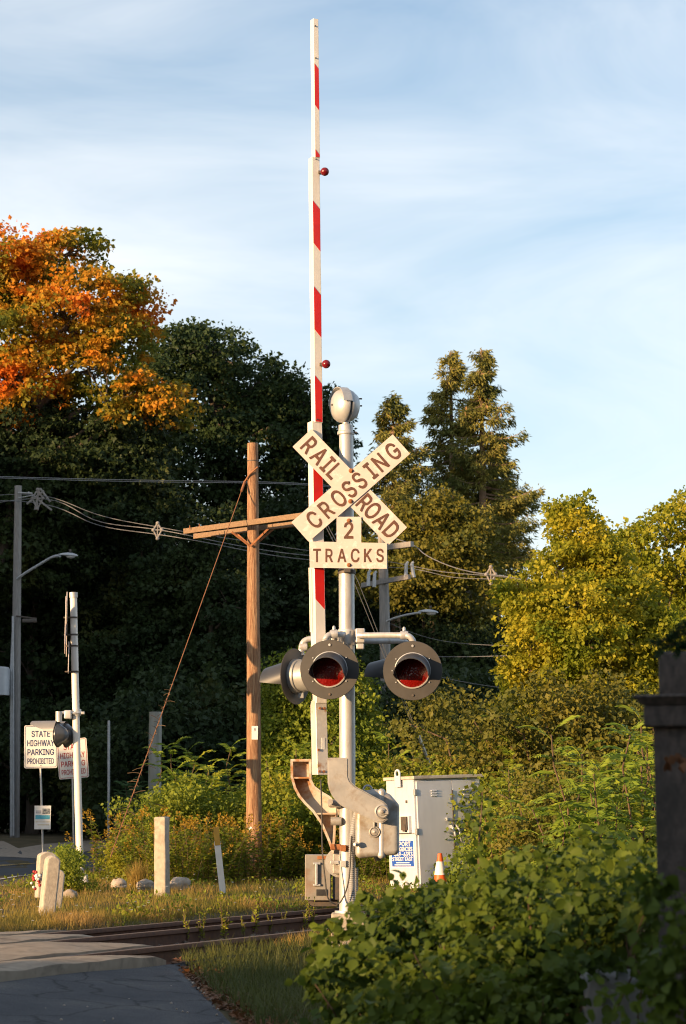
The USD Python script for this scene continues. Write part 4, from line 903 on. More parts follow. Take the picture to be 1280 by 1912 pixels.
coil = np.array([g0 + (g1 - g0) * q + 0.011 * np.array([math.cos(q * 260), math.sin(q * 260), 0]) for q in np.linspace(0.57, 1, 300)])
guy.add('vine_stem', join(tube(coil, 0.004, 5), *vt), twig, 40)

d = 56.0
ub = P(28, 1562, d)
up2 = Thing('utility_pole', 'tall grey pole with a street lamp arm in the dark trees at left', 'utility pole', ub)
up2.add('pole', tube([ub + [0, 0, -0.5], P(30, 1240, d), P(34, 907, d)], [0.122, 0.114, 0.088], 24), pole_grey, 60)
up2.add('lamp_arm', tube(smooth_path([P(33, 1080, d - 0.1), P(60, 1062, d - 0.5), P(85, 1047, d - 0.8), P(98, 1040, d - 1.0), P(112, 1038, d - 1.2)], 20), 0.034, 12), lamp_grey, 50)
def cobra(th, px, py, d, s=1.0):
    c = P(px, py, d)
    b = trimesh.creation.icosphere(3, 1.0); v = np.array(b.vertices)
    v = np.stack([v[:, 0] * 0.34, v[:, 1] * 0.15, np.where(v[:, 2] > 0, v[:, 2] * 0.10, v[:, 2] * 0.03)], 1)
    v[:, 2] *= np.interp(v[:, 0], [-0.34, 0.0, 0.34], [0.7, 1.0, 1.0]); v[:, 2] += 0.02 * np.interp(v[:, 0], [-0.34, 0.34], [-1, 1]) * -1
    h = th.add('lamp_head', moved((v * s, np.array(b.faces)), c), lamp_grey, True)
    g = v.copy(); g = np.stack([g[:, 0] * 0.5 + 0.10, g[:, 1] * 0.75, -np.abs(g[:, 2]) * 0.9 - 0.02], 1)
    th.add('lamp_bowl', moved((g * s, np.array(b.faces)), c), lamp_glass, True, parent=h)
    th.add('photocell', moved(moved(cyl(0.03, 0.06, 10), (0.05, 0, 0.09)), c), steel_dark, 30, parent=h)
cobra(up2, 127, 1037, d - 1.3, 0.72)
up2.add('transformer', moved(lathe([(0.0, -0.02), (0.27, 0), (0.27, 0.64), (0.24, 0.69), (0.08, 0.71), (0, 0.71)], 28), P(-3, 1298, d - 0.5)), lamp_grey, 40)
up2.add('conduit', join(tube([P(21, 1560, d - 0.2), P(21, 1250, d - 0.2), P(24, 1180, d - 0.15)], 0.035, 10), tube([P(25, 1560, d - 0.25), P(24, 1150, d - 0.2)], 0.03, 10)), galv, 40)
up2.add('splice_box', join(moved(rbox((0.36, 0.09, 0.10), 0.025), P(55, 1159, d - 0.2)), tube([P(30, 1150, d - 0.1), P(68, 1155, d - 0.2)], 0.02, 8)), steel_dark, 30)
up2.add('bracket', join(tube([P(34, 920, d - 0.1), P(60, 921, d - 0.3)], 0.02, 8), tube([P(34, 930, d - 0.1), P(60, 925, d - 0.3)], 0.015, 8)), galv, 30)

d = 53.5
rbp = P(725, 1480, d)
rbp[2] = 0
up3 = Thing('utility_pole', 'distant grey pole with crossarms and fuse holders behind the tracks sign', 'utility pole', rbp)
up3.add('pole', tube([rbp, P(717, 1120, d), P(712, 965, d)], [0.145, 0.122, 0.10], 20), pole_grey, 60)
up3.add('crossarm', beam(P(660, 1030, d + 0.6), P(769, 1016, d - 0.9), 0.11, 0.13), pole_grey, 30)
up3.add('crossarm', beam(P(676, 1093, d + 0.5), P(764, 1077, d - 0.9), 0.09, 0.115), pole_grey, 30)
for x, y in ((758, 1052), (768, 1052), (688, 1068), (699, 1070)):
    up3.add('fuse_holder', join(tube([P(x, y, d - 0.8), P(x + (4 if x > 760 else -1), y + 26, d - 0.8)], [0.038, 0.046], 10), tube([P(x, y, d - 0.8), P(x + 4, y - 3, d - 0.8)], 0.03, 8)), lamp_grey, 40)
up3.add('lamp_arm', tube(smooth_path([P(722, 1160, d - 0.2), P(750, 1150, d - 1), P(770, 1146, d - 1.5), P(784, 1144, d - 1.8)], 14), 0.027, 10), lamp_grey, 50)
cobra(up3, 799, 1143, d - 2.0, 0.68)

def wire(label, ctrl, r=0.010, n=40, m=wire_mat, straight=False):
    r = r * 0.7
    p = np.array([P(c[0], c[1], c[2] if straight else 30 + (c[2] - 30) * 0.6) for c in ctrl]); single('overhead_wire', tube(p if straight else smooth_path(p, n), r, 6), m, label, 'wire', smooth=60)
wire('upper of the two thin wires running level across the dark trees to the crossbuck', [(-120, 887, 46), (0, 890, 50), (290, 897, 55), (575, 903.5, 60), (716, 968, 69.8)], 0.010)
wire('lower of the two thin wires running level across the dark trees to the crossbuck', [(-120, 890, 46.2), (0, 892.5, 50.2), (290, 900, 55.2), (575, 906, 60.2), (714, 975, 69.8)], 0.010)
wire('topmost cable of the bundle sagging right from the lamp pole', [(-60, 922, 70), (33, 923, 73.5), (76, 925, 73), (165, 955, 71), (295, 984, 68), (345, 993, 67), (470, 1012, 66), (575, 1028, 66), (690, 1020, 68)], 0.011)
wire('middle cable of the bundle sagging right from the lamp pole', [(-60, 945, 70), (60, 931, 73), (76, 931, 73), (165, 966, 71), (295, 989, 68), (400, 1010, 67), (480, 1025, 66.5), (575, 1037, 66), (690, 1030, 68)], 0.013)
wire('lowest cable of the bundle sagging right from the lamp pole', [(-60, 956, 70), (60, 938, 73), (80, 941, 73), (165, 974, 71), (295, 998, 68), (400, 1016, 67), (480, 1032, 66.5), (575, 1045, 66), (690, 1038, 68)], 0.013)
wire('thick cable falling right from the distant pole past the yellowish tree', [(735, 1005, 69.5), (765, 1015, 69), (790, 1033, 67), (840, 1057, 65), (915, 1073, 62), (985, 1088, 58)], 0.016)
wire('thin upper cable crossing below the conifers to the yellow-green tree', [(720, 1048, 69.5), (760, 1055, 68), (830, 1068, 65), (915, 1075, 62), (985, 1093, 58)], 0.011)
wire('thin lower cable crossing below the conifers to the yellow-green tree', [(712, 1060, 69.5), (770, 1062, 68), (840, 1077, 65), (915, 1081, 62), (985, 1100, 58)], 0.011)
wire('straight level wire right of the front light disc', [(722, 1222, 69.5), (820, 1226, 64), (950, 1224, 58)], 0.012)
wire('faint wire falling right above the right light disc', [(720, 1160, 69.5), (790, 1188, 66), (860, 1201, 62), (950, 1206, 58)], 0.008)
wire('low wire sagging right, below the right light disc', [(720, 1240, 69.5), (850, 1270, 63), (900, 1279, 60), (960, 1286, 57)], 0.010)
wire('left of the two straight pale guy strands passing behind the right light', [(597, 962, 35.2), (660, 1085, 36), (800, 1428, 38.5), (826, 1500, 39)], 0.008, straight=True)
wire('right of the two straight pale guy strands passing behind the right light', [(600, 960, 35.2), (668, 1085, 36), (802, 1428, 38.5), (828, 1500, 39)], 0.008, straight=True)
single('guy_guard', tube([P(781, 1372, 38.1), P(801, 1424, 38.5), P(827, 1500, 39)], 0.024, 10), plate_white, 'short pale guard sleeve on the lower end of the guy strands', 'guy guard', smooth=40)
for lb, px, py, d, s in (('clustered cable spacer beside the lamp pole at left', 70, 932, 73, 0.32), ('diamond cable spacer midway between the lamp pole and the brown pole', 294, 991, 68, 0.24), ('pale diamond cable spacer left of the yellow-green tree', 916, 1074, 62, 0.24)):
    d = 30 + (d - 30) * 0.6; s *= 0.76; c = P(px, py, d); q = np.array([[0, 0, 1], [0.55, 0, 0.1], [0, 0, -1], [-0.55, 0, 0.1], [0, 0, 1]]) * s + c
    extra = [tube([q[0], q[2]], 0.016, 6), tube([q[1], q[3]], 0.016, 6)]
    if s > 0.23: extra += [tube([c + [a * 0.3, 0, b * 0.3], c + [a2_ * 0.4, 0, b2_ * 0.35]], 0.028, 6) for a, b, a2_, b2_ in ((-0.8, 0.6, 0.9, -0.8), (0.2, 0.9, 0.8, -0.2), (-0.9, -0.4, 0.4, 0.6), (-0.2, -0.9, 0.1, 0.8))]
    single('cable_spacer', join(*[tube([q[i], q[i + 1]], 0.022, 6) for i in range(4)], *[moved(trimesh.creation.icosphere(1, 0.045), x) for x in q[:4]], *extra), pole_grey, lb, 'cable spacer', smooth=40)

# ------------------------------------------------------------------ granite pillar at the right edge
d = 8.6
PR = rot('z', math.radians(-22))
pc = P(1246, 1517, d)[0]
pil_c = np.array([pc + 0.27, d + 0.20, -0.5])
pil = Thing('granite_pillar', 'dark granite gate pillar with a moulded cap at the right edge', 'pillar', pil_c)
zc0, zc1, zt = P(1210, 1357, d)[2], P(1210, 1300, d)[2], P(1240, 1214, d)[2]
def pb_(w, z0, z1, r=0.012): return moved(rbox((w, w, z1 - z0), r), (pil_c[0], pil_c[1], (z0 + z1) / 2), PR)
wz = np.array([[s1 * w / 2, s2 * w / 2, z] for z, w in ((-0.9, 0.46), (zc0, 0.50)) for s1 in (-1, 1) for s2 in (-1, 1)])
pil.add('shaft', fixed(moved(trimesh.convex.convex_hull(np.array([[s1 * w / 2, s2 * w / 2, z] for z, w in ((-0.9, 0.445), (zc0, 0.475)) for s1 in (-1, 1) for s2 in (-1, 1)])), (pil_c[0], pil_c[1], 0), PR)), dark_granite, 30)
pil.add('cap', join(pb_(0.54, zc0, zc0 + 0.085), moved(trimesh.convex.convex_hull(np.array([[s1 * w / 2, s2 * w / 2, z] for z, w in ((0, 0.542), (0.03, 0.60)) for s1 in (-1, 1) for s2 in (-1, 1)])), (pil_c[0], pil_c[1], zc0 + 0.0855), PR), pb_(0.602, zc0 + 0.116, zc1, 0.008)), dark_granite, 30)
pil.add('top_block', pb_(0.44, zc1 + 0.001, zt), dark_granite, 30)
bl = P(1160, 1870, 10.2)
blk = Thing('pale_stone_block', 'low pale stone block showing through the leaves beside the pillar', 'stone block', (bl[0], 10.2, -0.55))
tm = trimesh.Trimesh(*arr(rbox((0.40, 0.3, 0.95), 0.05))).subdivide().subdivide(); v = np.array(tm.vertices); v += (meshkit.fbm(v * 5)[:, None] - 0.5) * 0.06
blk.add('block', moved((v, np.array(tm.faces)), (bl[0], 10.4, -0.13), rot('y', 0.12)), pale_stone, 40)

# ------------------------------------------------------------------ foliage builders
DIAMOND = (np.array([[0, 0, 0], [0.45, 0.38, 0.07], [1, 0, 0], [0.45, -0.38, 0.07]]), np.array([[0, 2, 1], [0, 3, 2]]))
BLADE = (np.array([[0, 0.5, 0], [0, -0.5, 0], [0.55, 0.35, 0.04], [0.55, -0.35, 0.04], [1.0, 0, 0.22]]), np.array([[0, 1, 2], [1, 3, 2], [2, 3, 4]]))
OVATE = (np.array([[0, 0, 0], [0.18, 0.30, 0.05], [0.42, 0.42, 0.07], [0.72, 0.26, 0.03], [1.0, 0, -0.10], [0.72, -0.26, 0.03], [0.42, -0.42, 0.07], [0.18, -0.30, 0.05], [0.45, 0, 0]]),
         np.array([[0, 8, 1], [1, 8, 2], [2, 8, 3], [3, 8, 4], [4, 8, 5], [5, 8, 6], [6, 8, 7], [7, 8, 0]]))
MAPLE = (np.array([[0, 0, 0], [0.25, 0.5, 0.08], [0.5, 0.2, 0.0], [1, 0, -0.06], [0.5, -0.2, 0.0], [0.25, -0.5, 0.08]]), np.array([[0, 2, 1], [0, 4, 2], [2, 4, 3], [0, 5, 4]]))

def leaves(pos, direc, nrm, size, tmpl=DIAMOND):
    v0, f0 = tmpl; n = len(pos)
    x = direc / (np.linalg.norm(direc, axis=1, keepdims=True) + 1e-9)
    y = np.cross(nrm, x); y /= np.linalg.norm(y, axis=1, keepdims=True) + 1e-9
    z = np.cross(x, y); s = np.broadcast_to(np.asarray(size, float), (n,))[:, None, None]
    v = pos[:, None] + s * (v0[None, :, 0, None] * x[:, None] + v0[None, :, 1, None] * y[:, None] + v0[None, :, 2, None] * z[:, None])
    f = f0[None] + (np.arange(n) * len(v0))[:, None, None]
    return v.reshape(-1, 3), f.reshape(-1, 3)

def unit(n, r): 
    v = r.normal(0, 1, (n, 3)); return v / np.linalg.norm(v, axis=1, keepdims=True)

def crown(lobes, n_clump, per, size, cr, r, flat=0.5, inner=0.55, tmpl=DIAMOND, up=0.12, zmin=None, droop=0.2):
    """Leaf clumps spread through the shells of ellipsoid lobes (x, y, z, rx, ry, rz)."""
    lobes = np.asarray(lobes, float); w = (lobes[:, 3] * lobes[:, 5] + lobes[:, 4] * lobes[:, 5]) ; w /= w.sum()
    k = r.choice(len(lobes), n_clump, p=w); u = unit(n_clump, r)
    rad = inner + (1.06 - inner) * r.uniform(0, 1, n_clump) ** 0.55
    c = lobes[k, :3] + u * rad[:, None] * lobes[k, 3:]
    c += (np.stack([meshkit.noise(c * 0.9 + q * 11.3, 5 + q) for q in range(3)], 1) - 0.5) * 1.8 * cr
    if zmin is not None: c[:, 2] = np.maximum(c[:, 2], zmin + r.uniform(0, 0.4, n_clump))
    out = np.repeat(u, per, 0); cc = np.repeat(c, per, 0); n = len(cc)
    off = unit(n, r) * (r.uniform(0, 1, n) ** 0.45)[:, None] * cr * np.repeat(r.uniform(0.6, 1.3, n_clump), per)[:, None]
    off[:, 2] *= flat; off[:, 2] -= droop * np.linalg.norm(off[:, :2], axis=1)
    pos = cc + off
    nr = out * 0.5 + np.array([0, 0, up]) + unit(n, r) * 0.95
    dr = off * 1.2 / cr + unit(n, r) * 0.9 + [0, 0, -0.35]
    return leaves(pos, dr, nr, size * (0.45 + 1.05 * r.uniform(0, 1, n) ** 1.3), tmpl), c

def limb(a, b, r0, r1, r, wig=0.12, n=7):
    a, b = np.asarray(a, float), np.asarray(b, float); L = np.linalg.norm(b - a)
    p = a + (b - a) * np.linspace(0, 1, n)[:, None]
    p[1:-1] += r.normal(0, wig * L / n * 1.2, (n - 2, 3)); p[:, 2] += np.sin(np.linspace(0, PI, n)) * L * 0.05
    return tube(p, np.linspace(r0, r1, n), 7)

def tree_parts(th, o, lobes, trunk_r, n_clump, per, size, cr, leafm, seed, barkm=bark, tmpl=DIAMOND, twigs=120, fork=0.35, **kw):
    """o: foot of the trunk; lobes relative to it. Adds trunk (with limbs) and crown."""
    r = np.random.default_rng(seed); o = np.asarray(o, float); lb = np.asarray(lobes, float)
    top = lb[:, :3][np.argmax(lb[:, 2])]
    cen = lb[:, :3].mean(0)
    h = top[2] + 0.0
    tp = np.array([[0, 0, -0.3], [0.0, 0, h * 0.15], [cen[0] * 0.3 + r.normal(0, 0.1), cen[1] * 0.3, h * 0.4], [cen[0] * 0.7, cen[1] * 0.7, h * 0.7], top])
    spn = smooth_path(tp, 16)
    tr = [tube(spn, np.interp(np.linspace(0, 1, 16), [0, 0.06, 0.4, 1], [trunk_r * 1.35, trunk_r, trunk_r * 0.7, trunk_r * 0.12]), 12)]
    mesh, c = crown(lb, n_clump, per, size, cr, r, **kw)
    for q in lb:
        i = np.argmin(np.abs(spn[:, 2] - (q[2] - 0.45 * np.linalg.norm(q[:2] - spn[8, :2]) - q[5] * 0.4)))
        tr.append(limb(spn[min(i, 12)], q[:3], trunk_r * 0.38, trunk_r * 0.12, r))
    for j in r.choice(len(c), min(twigs, len(c)), replace=False):
        q = lb[np.argmin(np.linalg.norm(lb[:, :3] - c[j], axis=1))]
        tr.append(limb(q[:3] + (c[j] - q[:3]) * r.uniform(0.0, 0.3), c[j], trunk_r * 0.10, 0.012, r, 0.2, 5))
    th.add('trunk', moved(join(*tr), o), barkm, 60)
    th.add('crown', moved(mesh, o), leafm, False)

def px_lobes(o, d, items):
    """Lobes from photo pixels: (px, py, half width px, half height px, depth offset m, half depth m)."""
    out = []
    for px, py, hw, hh, dy, hd in items:
        p = P(px, py, d + dy); k = (d + dy) / FPX
        out.append([*(p - o), hw * k, hd, hh * k])
    return out

def foot(px, d): 
    p = P(px, 1500, d); p[2] = float(height(p[0], p[1])); return p

# ---- orange maple, left
d = 60.0; o = foot(-90, d)
t_ = Thing('maple_tree', 'tall orange and gold autumn maple at the left edge', 'tree', o)
lob = px_lobes(o, d, [(20, 500, 110, 80, 0, 2.2), (-80, 520, 110, 90, 0, 2.5), (115, 480, 70, 40, 0.3, 1.6), (200, 545, 80, 45, -0.3, 1.8), (255, 530, 40, 22, -0.6, 1.2), (130, 600, 120, 60, -0.5, 2.2), (10, 620, 120, 70, -0.6, 2.4),
    (230, 620, 65, 50, -0.2, 1.6), (170, 690, 100, 50, -0.4, 2.0), (40, 720, 110, 60, -0.6, 2.2), (240, 740, 70, 42, -0.6, 1.5), (310, 765, 45, 26, -1.0, 1.2), (205, 765, 40, 25, -1.0, 1.2), (-90, 740, 120, 100, 0, 2.4)])
tree_parts(t_, o, lob, 0.26, 1150, 56, 0.125, 0.42, L_orange, 11, tmpl=MAPLE, twigs=200, flat=0.36, inner=0.5)

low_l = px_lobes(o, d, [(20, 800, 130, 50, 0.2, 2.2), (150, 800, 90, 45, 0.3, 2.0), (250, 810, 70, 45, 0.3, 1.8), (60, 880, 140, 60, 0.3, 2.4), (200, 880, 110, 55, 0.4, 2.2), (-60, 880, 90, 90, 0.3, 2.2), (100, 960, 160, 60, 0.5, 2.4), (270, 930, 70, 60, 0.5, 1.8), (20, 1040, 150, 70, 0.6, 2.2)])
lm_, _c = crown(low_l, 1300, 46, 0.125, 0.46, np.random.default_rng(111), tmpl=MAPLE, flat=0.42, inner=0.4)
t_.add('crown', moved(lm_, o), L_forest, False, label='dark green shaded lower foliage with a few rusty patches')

# ---- dark round oak behind the brown pole
d = 70.0; o = foot(430, d)
oak = Thing('oak_tree', 'large dark green round-crowned tree behind the brown pole', 'tree', o)
lob = px_lobes(o, d, [(335, 650, 75, 55, 0, 2), (410, 665, 70, 55, -0.3, 2), (470, 720, 70, 55, 0, 2), (300, 730, 70, 70, -0.5, 2), (390, 760, 90, 70, -0.7, 2), (520, 760, 60, 55, 0, 2), (560, 760, 40, 60, 0, 1.8), (460, 830, 100, 70, -0.6, 2.2), (560, 850, 60, 70, -0.2, 2), (350, 860, 110, 70, -0.8, 2.2), (270, 800, 70, 60, 0, 2), (610, 800, 30, 70, 0.3, 1.5), (500, 930, 100, 60, -0.4, 2), (390, 960, 110, 60, -0.5, 2), (590, 940, 60, 60, 0, 1.8)])
tree_parts(oak, o, lob, 0.30, 1800, 46, 0.125, 0.42, L_dark, 12, twigs=200, inner=0.45)

# ---- generic wood trees for the shaded wood behind (three kinds, then copies)
def wood_tree(seed, h, rad, label, leafm, n, name='wood_tree', base=(0, 0, 0), group=None, low=0.12, size=0.14, per=60):
    r = np.random.default_rng(seed); lob = []
    for k in range(12):
        q = low + (1 - low) * (k + 0.5) / 12; a = k * 2.4 + r.uniform(-.4, .4); s = math.sin(min(1, q * 0.9 + 0.12) * PI) ** 0.6
        lob.append([math.cos(a) * rad * 0.55 * s, math.sin(a) * rad * 0.55 * s, h * q * 0.95, rad * 0.55 * (0.5 + s * 0.5), rad * 0.55 * (0.5 + s * 0.5), h * 0.105])
    th = Thing(name, label, 'tree', (0, 0, 0), group)
    tree_parts(th, (0, 0, 0), lob, 0.035 * h * 0.45, n, per, size, 0.55, leafm, seed, twigs=50, inner=0.25)
    return th
def place(th, base, rz=0, s=1.0):
    x = UsdGeom.Xformable(th.prim); x.ClearXformOpOrder()
    x.AddTransformOp(opSuffix='place').Set(Gf.Matrix4d().SetScale(s) * Gf.Matrix4d().SetRotate(Gf.Rotation(Gf.Vec3d(0, 0, 1), rz)) * Gf.Matrix4d().SetTranslate(Gf.Vec3d(*map(float, base))))
wood = [('deep shade tree with rusty leaf patches below the orange maple', 60, 65, 12.6, 0), ('deep shade tree at right below the orange maple, beside the oak', 215, 67, 12.2, 1), ('dark bushy tree behind the two parking signs', 140, 70, 9.5, 1), ('dark tree behind the pale metal column', 270, 62, 8.6, 2),
        ('dark tree in shade between the column and the brown pole', 390, 60, 8.6, 0), ('dark tree behind the raised barrier arm', 560, 64, 9.6, 1), ('dark tree behind the tracks sign and mast', 660, 66, 9.0, 2),
        ('dark tree behind the right flashing light', 800, 60, 6.6, 0), ('dark reddish-tinged tree under the distant conifers', 880, 62, 6.4, 1), ('dark tree behind the left side of the yellow-green tree', 960, 66, 7.2, 2), ('dark leafy tree at the left frame edge behind the lamp pole', -20, 80, 11.0, 1), ('tall dark tree far behind the far signal mast', 190, 82, 12.0, 0), ('tall dark tree far behind the brown pole', 470, 84, 12.5, 2), ('dark tree far behind the left light discs', 600, 82, 10.5, 0), ('dark low tree far behind the signal cabinet', 760, 78, 8.0, 1), ('dark low tree far behind the conifers', 900, 80, 8.5, 2), ('green tree far behind the right-hand trees', 1080, 74, 8.0, 0), ('green tree behind the pillar top, far off', 1260, 74, 8.0, 1)]
protos = {}
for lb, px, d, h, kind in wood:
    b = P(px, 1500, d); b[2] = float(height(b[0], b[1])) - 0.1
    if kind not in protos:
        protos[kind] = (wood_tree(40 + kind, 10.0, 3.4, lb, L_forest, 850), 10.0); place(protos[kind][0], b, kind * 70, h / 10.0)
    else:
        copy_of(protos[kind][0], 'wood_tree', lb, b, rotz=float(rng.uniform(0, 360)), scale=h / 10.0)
# understorey along the wood's edge
def shrub(seed, label, leafm, w=1.6, h=1.5, n=110, size=0.13, name='shrub', cat='shrub', per=34, tmpl=DIAMOND, base=None, cr=0.28, stems=10, inner=0.3, droop=0.2):
    r = np.random.default_rng(seed); lob = [[r.uniform(-.3, .3) * w, r.uniform(-.3, .3) * w, h * q, w * 0.42 * (1.1 - 0.5 * q), w * 0.42 * (1.1 - 0.5 * q), h * 0.28] for q in (0.2, 0.4, 0.55, 0.7, 0.8)]
    th = Thing(name, label, cat, (0, 0, 0))
    mesh, c = crown(lob, n, per, size, cr, r, tmpl=tmpl, inner=inner, zmin=0.02, droop=droop)
    st_ = [limb([r.uniform(-.15, .15) * w, r.uniform(-.15, .15) * w, -0.1], c[j], 0.02, 0.006, r, 0.2, 6) for j in r.choice(len(c), stems, replace=False)]
    th.add('stem', join(*st_), twig, 60); th.add('foliage', mesh, leafm, False)
    return th
sh_dark = None
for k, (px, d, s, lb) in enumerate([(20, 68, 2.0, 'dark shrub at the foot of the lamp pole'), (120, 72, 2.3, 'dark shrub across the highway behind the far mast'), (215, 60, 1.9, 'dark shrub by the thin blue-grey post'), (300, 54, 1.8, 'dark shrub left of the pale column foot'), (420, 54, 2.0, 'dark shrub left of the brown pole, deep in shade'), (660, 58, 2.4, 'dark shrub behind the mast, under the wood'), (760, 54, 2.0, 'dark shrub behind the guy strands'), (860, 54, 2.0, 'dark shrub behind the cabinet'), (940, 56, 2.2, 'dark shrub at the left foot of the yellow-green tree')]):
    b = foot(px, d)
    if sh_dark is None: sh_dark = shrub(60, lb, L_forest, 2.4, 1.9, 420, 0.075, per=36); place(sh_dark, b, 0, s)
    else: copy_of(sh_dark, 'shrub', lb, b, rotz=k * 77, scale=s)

# ---- conifers
def spruce(seed, label, px, d, top_py, half_px, low_py, dens=1.0, lean=0.0):
    r = np.random.default_rng(seed); o = foot(px, d); H = P(px, top_py, d)[2] - o[2]; Rm = half_px * d / FPX; zl = P(px, low_py, d)[2] - o[2]
    th = Thing('spruce_tree', label, 'tree', o)
    th.add('trunk', moved(tube([[0, 0, -0.2], [lean * 0.3, 0, H * 0.4], [lean * 0.7, 0, H * 0.75], [lean, 0, H]], [0.24, 0.17, 0.09, 0.015], 10), o), pale_bark, 60)
    nb = int(92 * dens); br = []; pos, dr, nr, cpos = [], [], [], []
    for k in range(nb):
        q = (k + r.uniform(0, 0.8)) / nb; z = zl + (H - zl) * q ** 0.9
        L = Rm * (1 - q) ** 0.80 * r.uniform(0.45, 1.25) + 0.12
        a = r.uniform(0, 2 * PI); n = 9
        tt_ = np.linspace(0, 1, n)
        x0 = np.interp(z, [0, H], [0, lean])
        p = np.stack([x0 + math.cos(a) * L * tt_, math.sin(a) * L * tt_, z + L * (-0.30 * tt_ + 0.34 * tt_ ** 2.4) + 0.05 * L * r.normal() * tt_], 1)
        br.append(tube(p, np.linspace(0.03, 0.006, n), 5))
        m = int(14 + 34 * L)
        s = r.uniform(0.12, 1.0, m) ** 0.8
        base_ = np.stack([np.interp(s, tt_, p[:, j]) for j in range(3)], 1)
        side = np.array([-math.sin(a), math.cos(a), 0]); sg_ = r.choice([-1, 1], m)
        w_ = r.uniform(0, 1, m) * 0.42 * L * (1.15 - s)
        base_ += side * (sg_ * w_)[:, None]; base_[:, 2] -= r.uniform(0, 0.12, m) + w_ * 0.25
        pos.append(base_)
        dr.append(np.array([math.cos(a), math.sin(a), -0.15]) * 0.7 + side * (sg_ * 0.5)[:, None] + np.stack([r.normal(0, 0.2, m), r.normal(0, 0.2, m), r.normal(-0.55, 0.35, m)], 1))
        nr.append(unit(m, r) + [-0.2, -0.2, 0.1])
        if q > 0.35 and r.uniform() < 0.5:
            j = r.integers(3, n, 4); cpos.append(p[j] + r.normal(0, 0.05, (4, 3)) - [0, 0, 0.05])
    pos, dr, nr = np.vstack(pos), np.vstack(dr), np.vstack(nr)
    pos2 = np.repeat(pos, 5, 0) + r.normal(0, 0.06, (len(pos) * 5, 3)); dr2 = np.repeat(dr, 5, 0) + r.normal(0, 0.45, (len(pos) * 5, 3)); nr2 = np.repeat(nr, 5, 0) + r.normal(0, 0.4, (len(pos) * 5, 3))
    nd = (DIAMOND[0] * [1, 0.34, 1], DIAMOND[1])
    th.add('branches', moved(join(*br), o), pale_bark, 60)
    th.add('needles', moved(leaves(pos2, dr2, nr2, 0.17 * r.uniform(0.6, 1.2, len(pos2)), nd), o), L_spruce, False)
    if cpos:
        cp_ = np.vstack(cpos); th.add('cones', moved(leaves(cp_, np.tile([0.05, 0, -1.0], (len(cp_), 1)) + r.normal(0, 0.1, (len(cp_), 3)), unit(len(cp_), r), 0.15, (DIAMOND[0] * [1, 0.7, 2.5], DIAMOND[1])), o), L_cone, False, kind='stuff')
spruce(21, 'right-hand of the two tallest conifers, forked top', 905, 66, 652, 135, 1090, 1.25, 0.0)
spruce(22, 'left-hand of the two tallest conifers, slender top', 852, 67, 656, 118, 1060, 1.0, -0.1)
spruce(23, 'shorter conifer just right of the crossbuck', 742, 64, 738, 100, 1010, 0.8, -0.1)
spruce(24, 'dark broad conifer low between the tall ones and the yellow-green tree', 930, 70, 830, 90, 1120, 1.0, 0.0)

# ---- olive tree under the conifers, right of the tracks sign
d = 60.0; o = foot(800, d)
t_ = Thing('olive_green_tree', 'olive green leafy tree in front of the conifers, right of the crossbuck', 'tree', o)
lob = px_lobes(o, d, [(790, 975, 60, 45, 0, 1.6), (845, 960, 40, 45, 0, 1.4), (760, 1030, 50, 45, 0, 1.6), (830, 1040, 70, 50, -0.4, 1.8), (880, 1010, 40, 50, 0, 1.4), (790, 1100, 80, 45, -0.3, 1.8), (870, 1100, 60, 50, 0, 1.8), (700, 1060, 50, 60, 0.6, 1.5)])
tree_parts(t_, o, lob, 0.2, 800, 46, 0.11, 0.32, L_mid, 13, twigs=80, inner=0.4)

# ---- yellow-green tree at the right and the sparse tree beyond it
d = 40.0; o = foot(1090, d)
t_ = Thing('yellow_green_tree', 'sunlit yellow-green tree filling the right side above the pillar', 'tree', o)
lob = px_lobes(o, d, [(1085, 1000, 55, 50, 0, 0.9), (1040, 1060, 60, 50, -0.2, 1.0), (1125, 1050, 55, 60, 0, 1.0), (980, 1120, 50, 45, -0.3, 0.9), (1070, 1130, 80, 55, -0.5, 1.2), (1160, 1130, 60, 60, 0, 1.1), (1000, 1190, 60, 50, -0.4, 1.0), (1090, 1210, 80, 55, -0.6, 1.2), (1180, 1220, 60, 55, -0.1, 1.1), (985, 1255, 45, 38, -0.3, 0.8), (1060, 1275, 70, 45, -0.5, 1.0), (1150, 1290, 80, 40, -0.4, 1.0), (1230, 1200, 40, 60, 0, 1.0), (1220, 1290, 60, 40, 0, 1.0), (1000, 1320, 60, 40, 0, 1.0), (1090, 1340, 80, 45, 0, 1.0), (1190, 1350, 80, 45, 0, 1.0), (1050, 955, 22, 22, 0, 0.5), (1095, 945, 20, 20, 0, 0.5), (945, 1110, 26, 24, -0.2, 0.6)])
tree_parts(t_, o, lob, 0.10, 2000, 46, 0.070, 0.22, L_gold, 14, tmpl=MAPLE, twigs=220, inner=0.45, barkm=twig)
d = 46.0; o = foot(1250, d)
t_ = Thing('sparse_tree', 'open-branched yellowing tree at the right edge with sky showing through', 'tree', o)
lob = px_lobes(o, d, [(1235, 980, 55, 40, 0, 1.0), (1290, 960, 50, 45, 0, 1.0), (1180, 1010, 35, 50, 0, 0.8), (1215, 1060, 50, 45, 0, 1.0), (1285, 1060, 55, 55, 0, 1.0), (1195, 1120, 40, 40, 0, 0.8), (1260, 1150, 60, 40, 0, 1.0), (1310, 1110, 50, 50, 0, 1.0)])
tree_parts(t_, o, lob, 0.10, 420, 34, 0.09, 0.26, L_gold, 15, tmpl=MAPLE, twigs=110, inner=0.35)

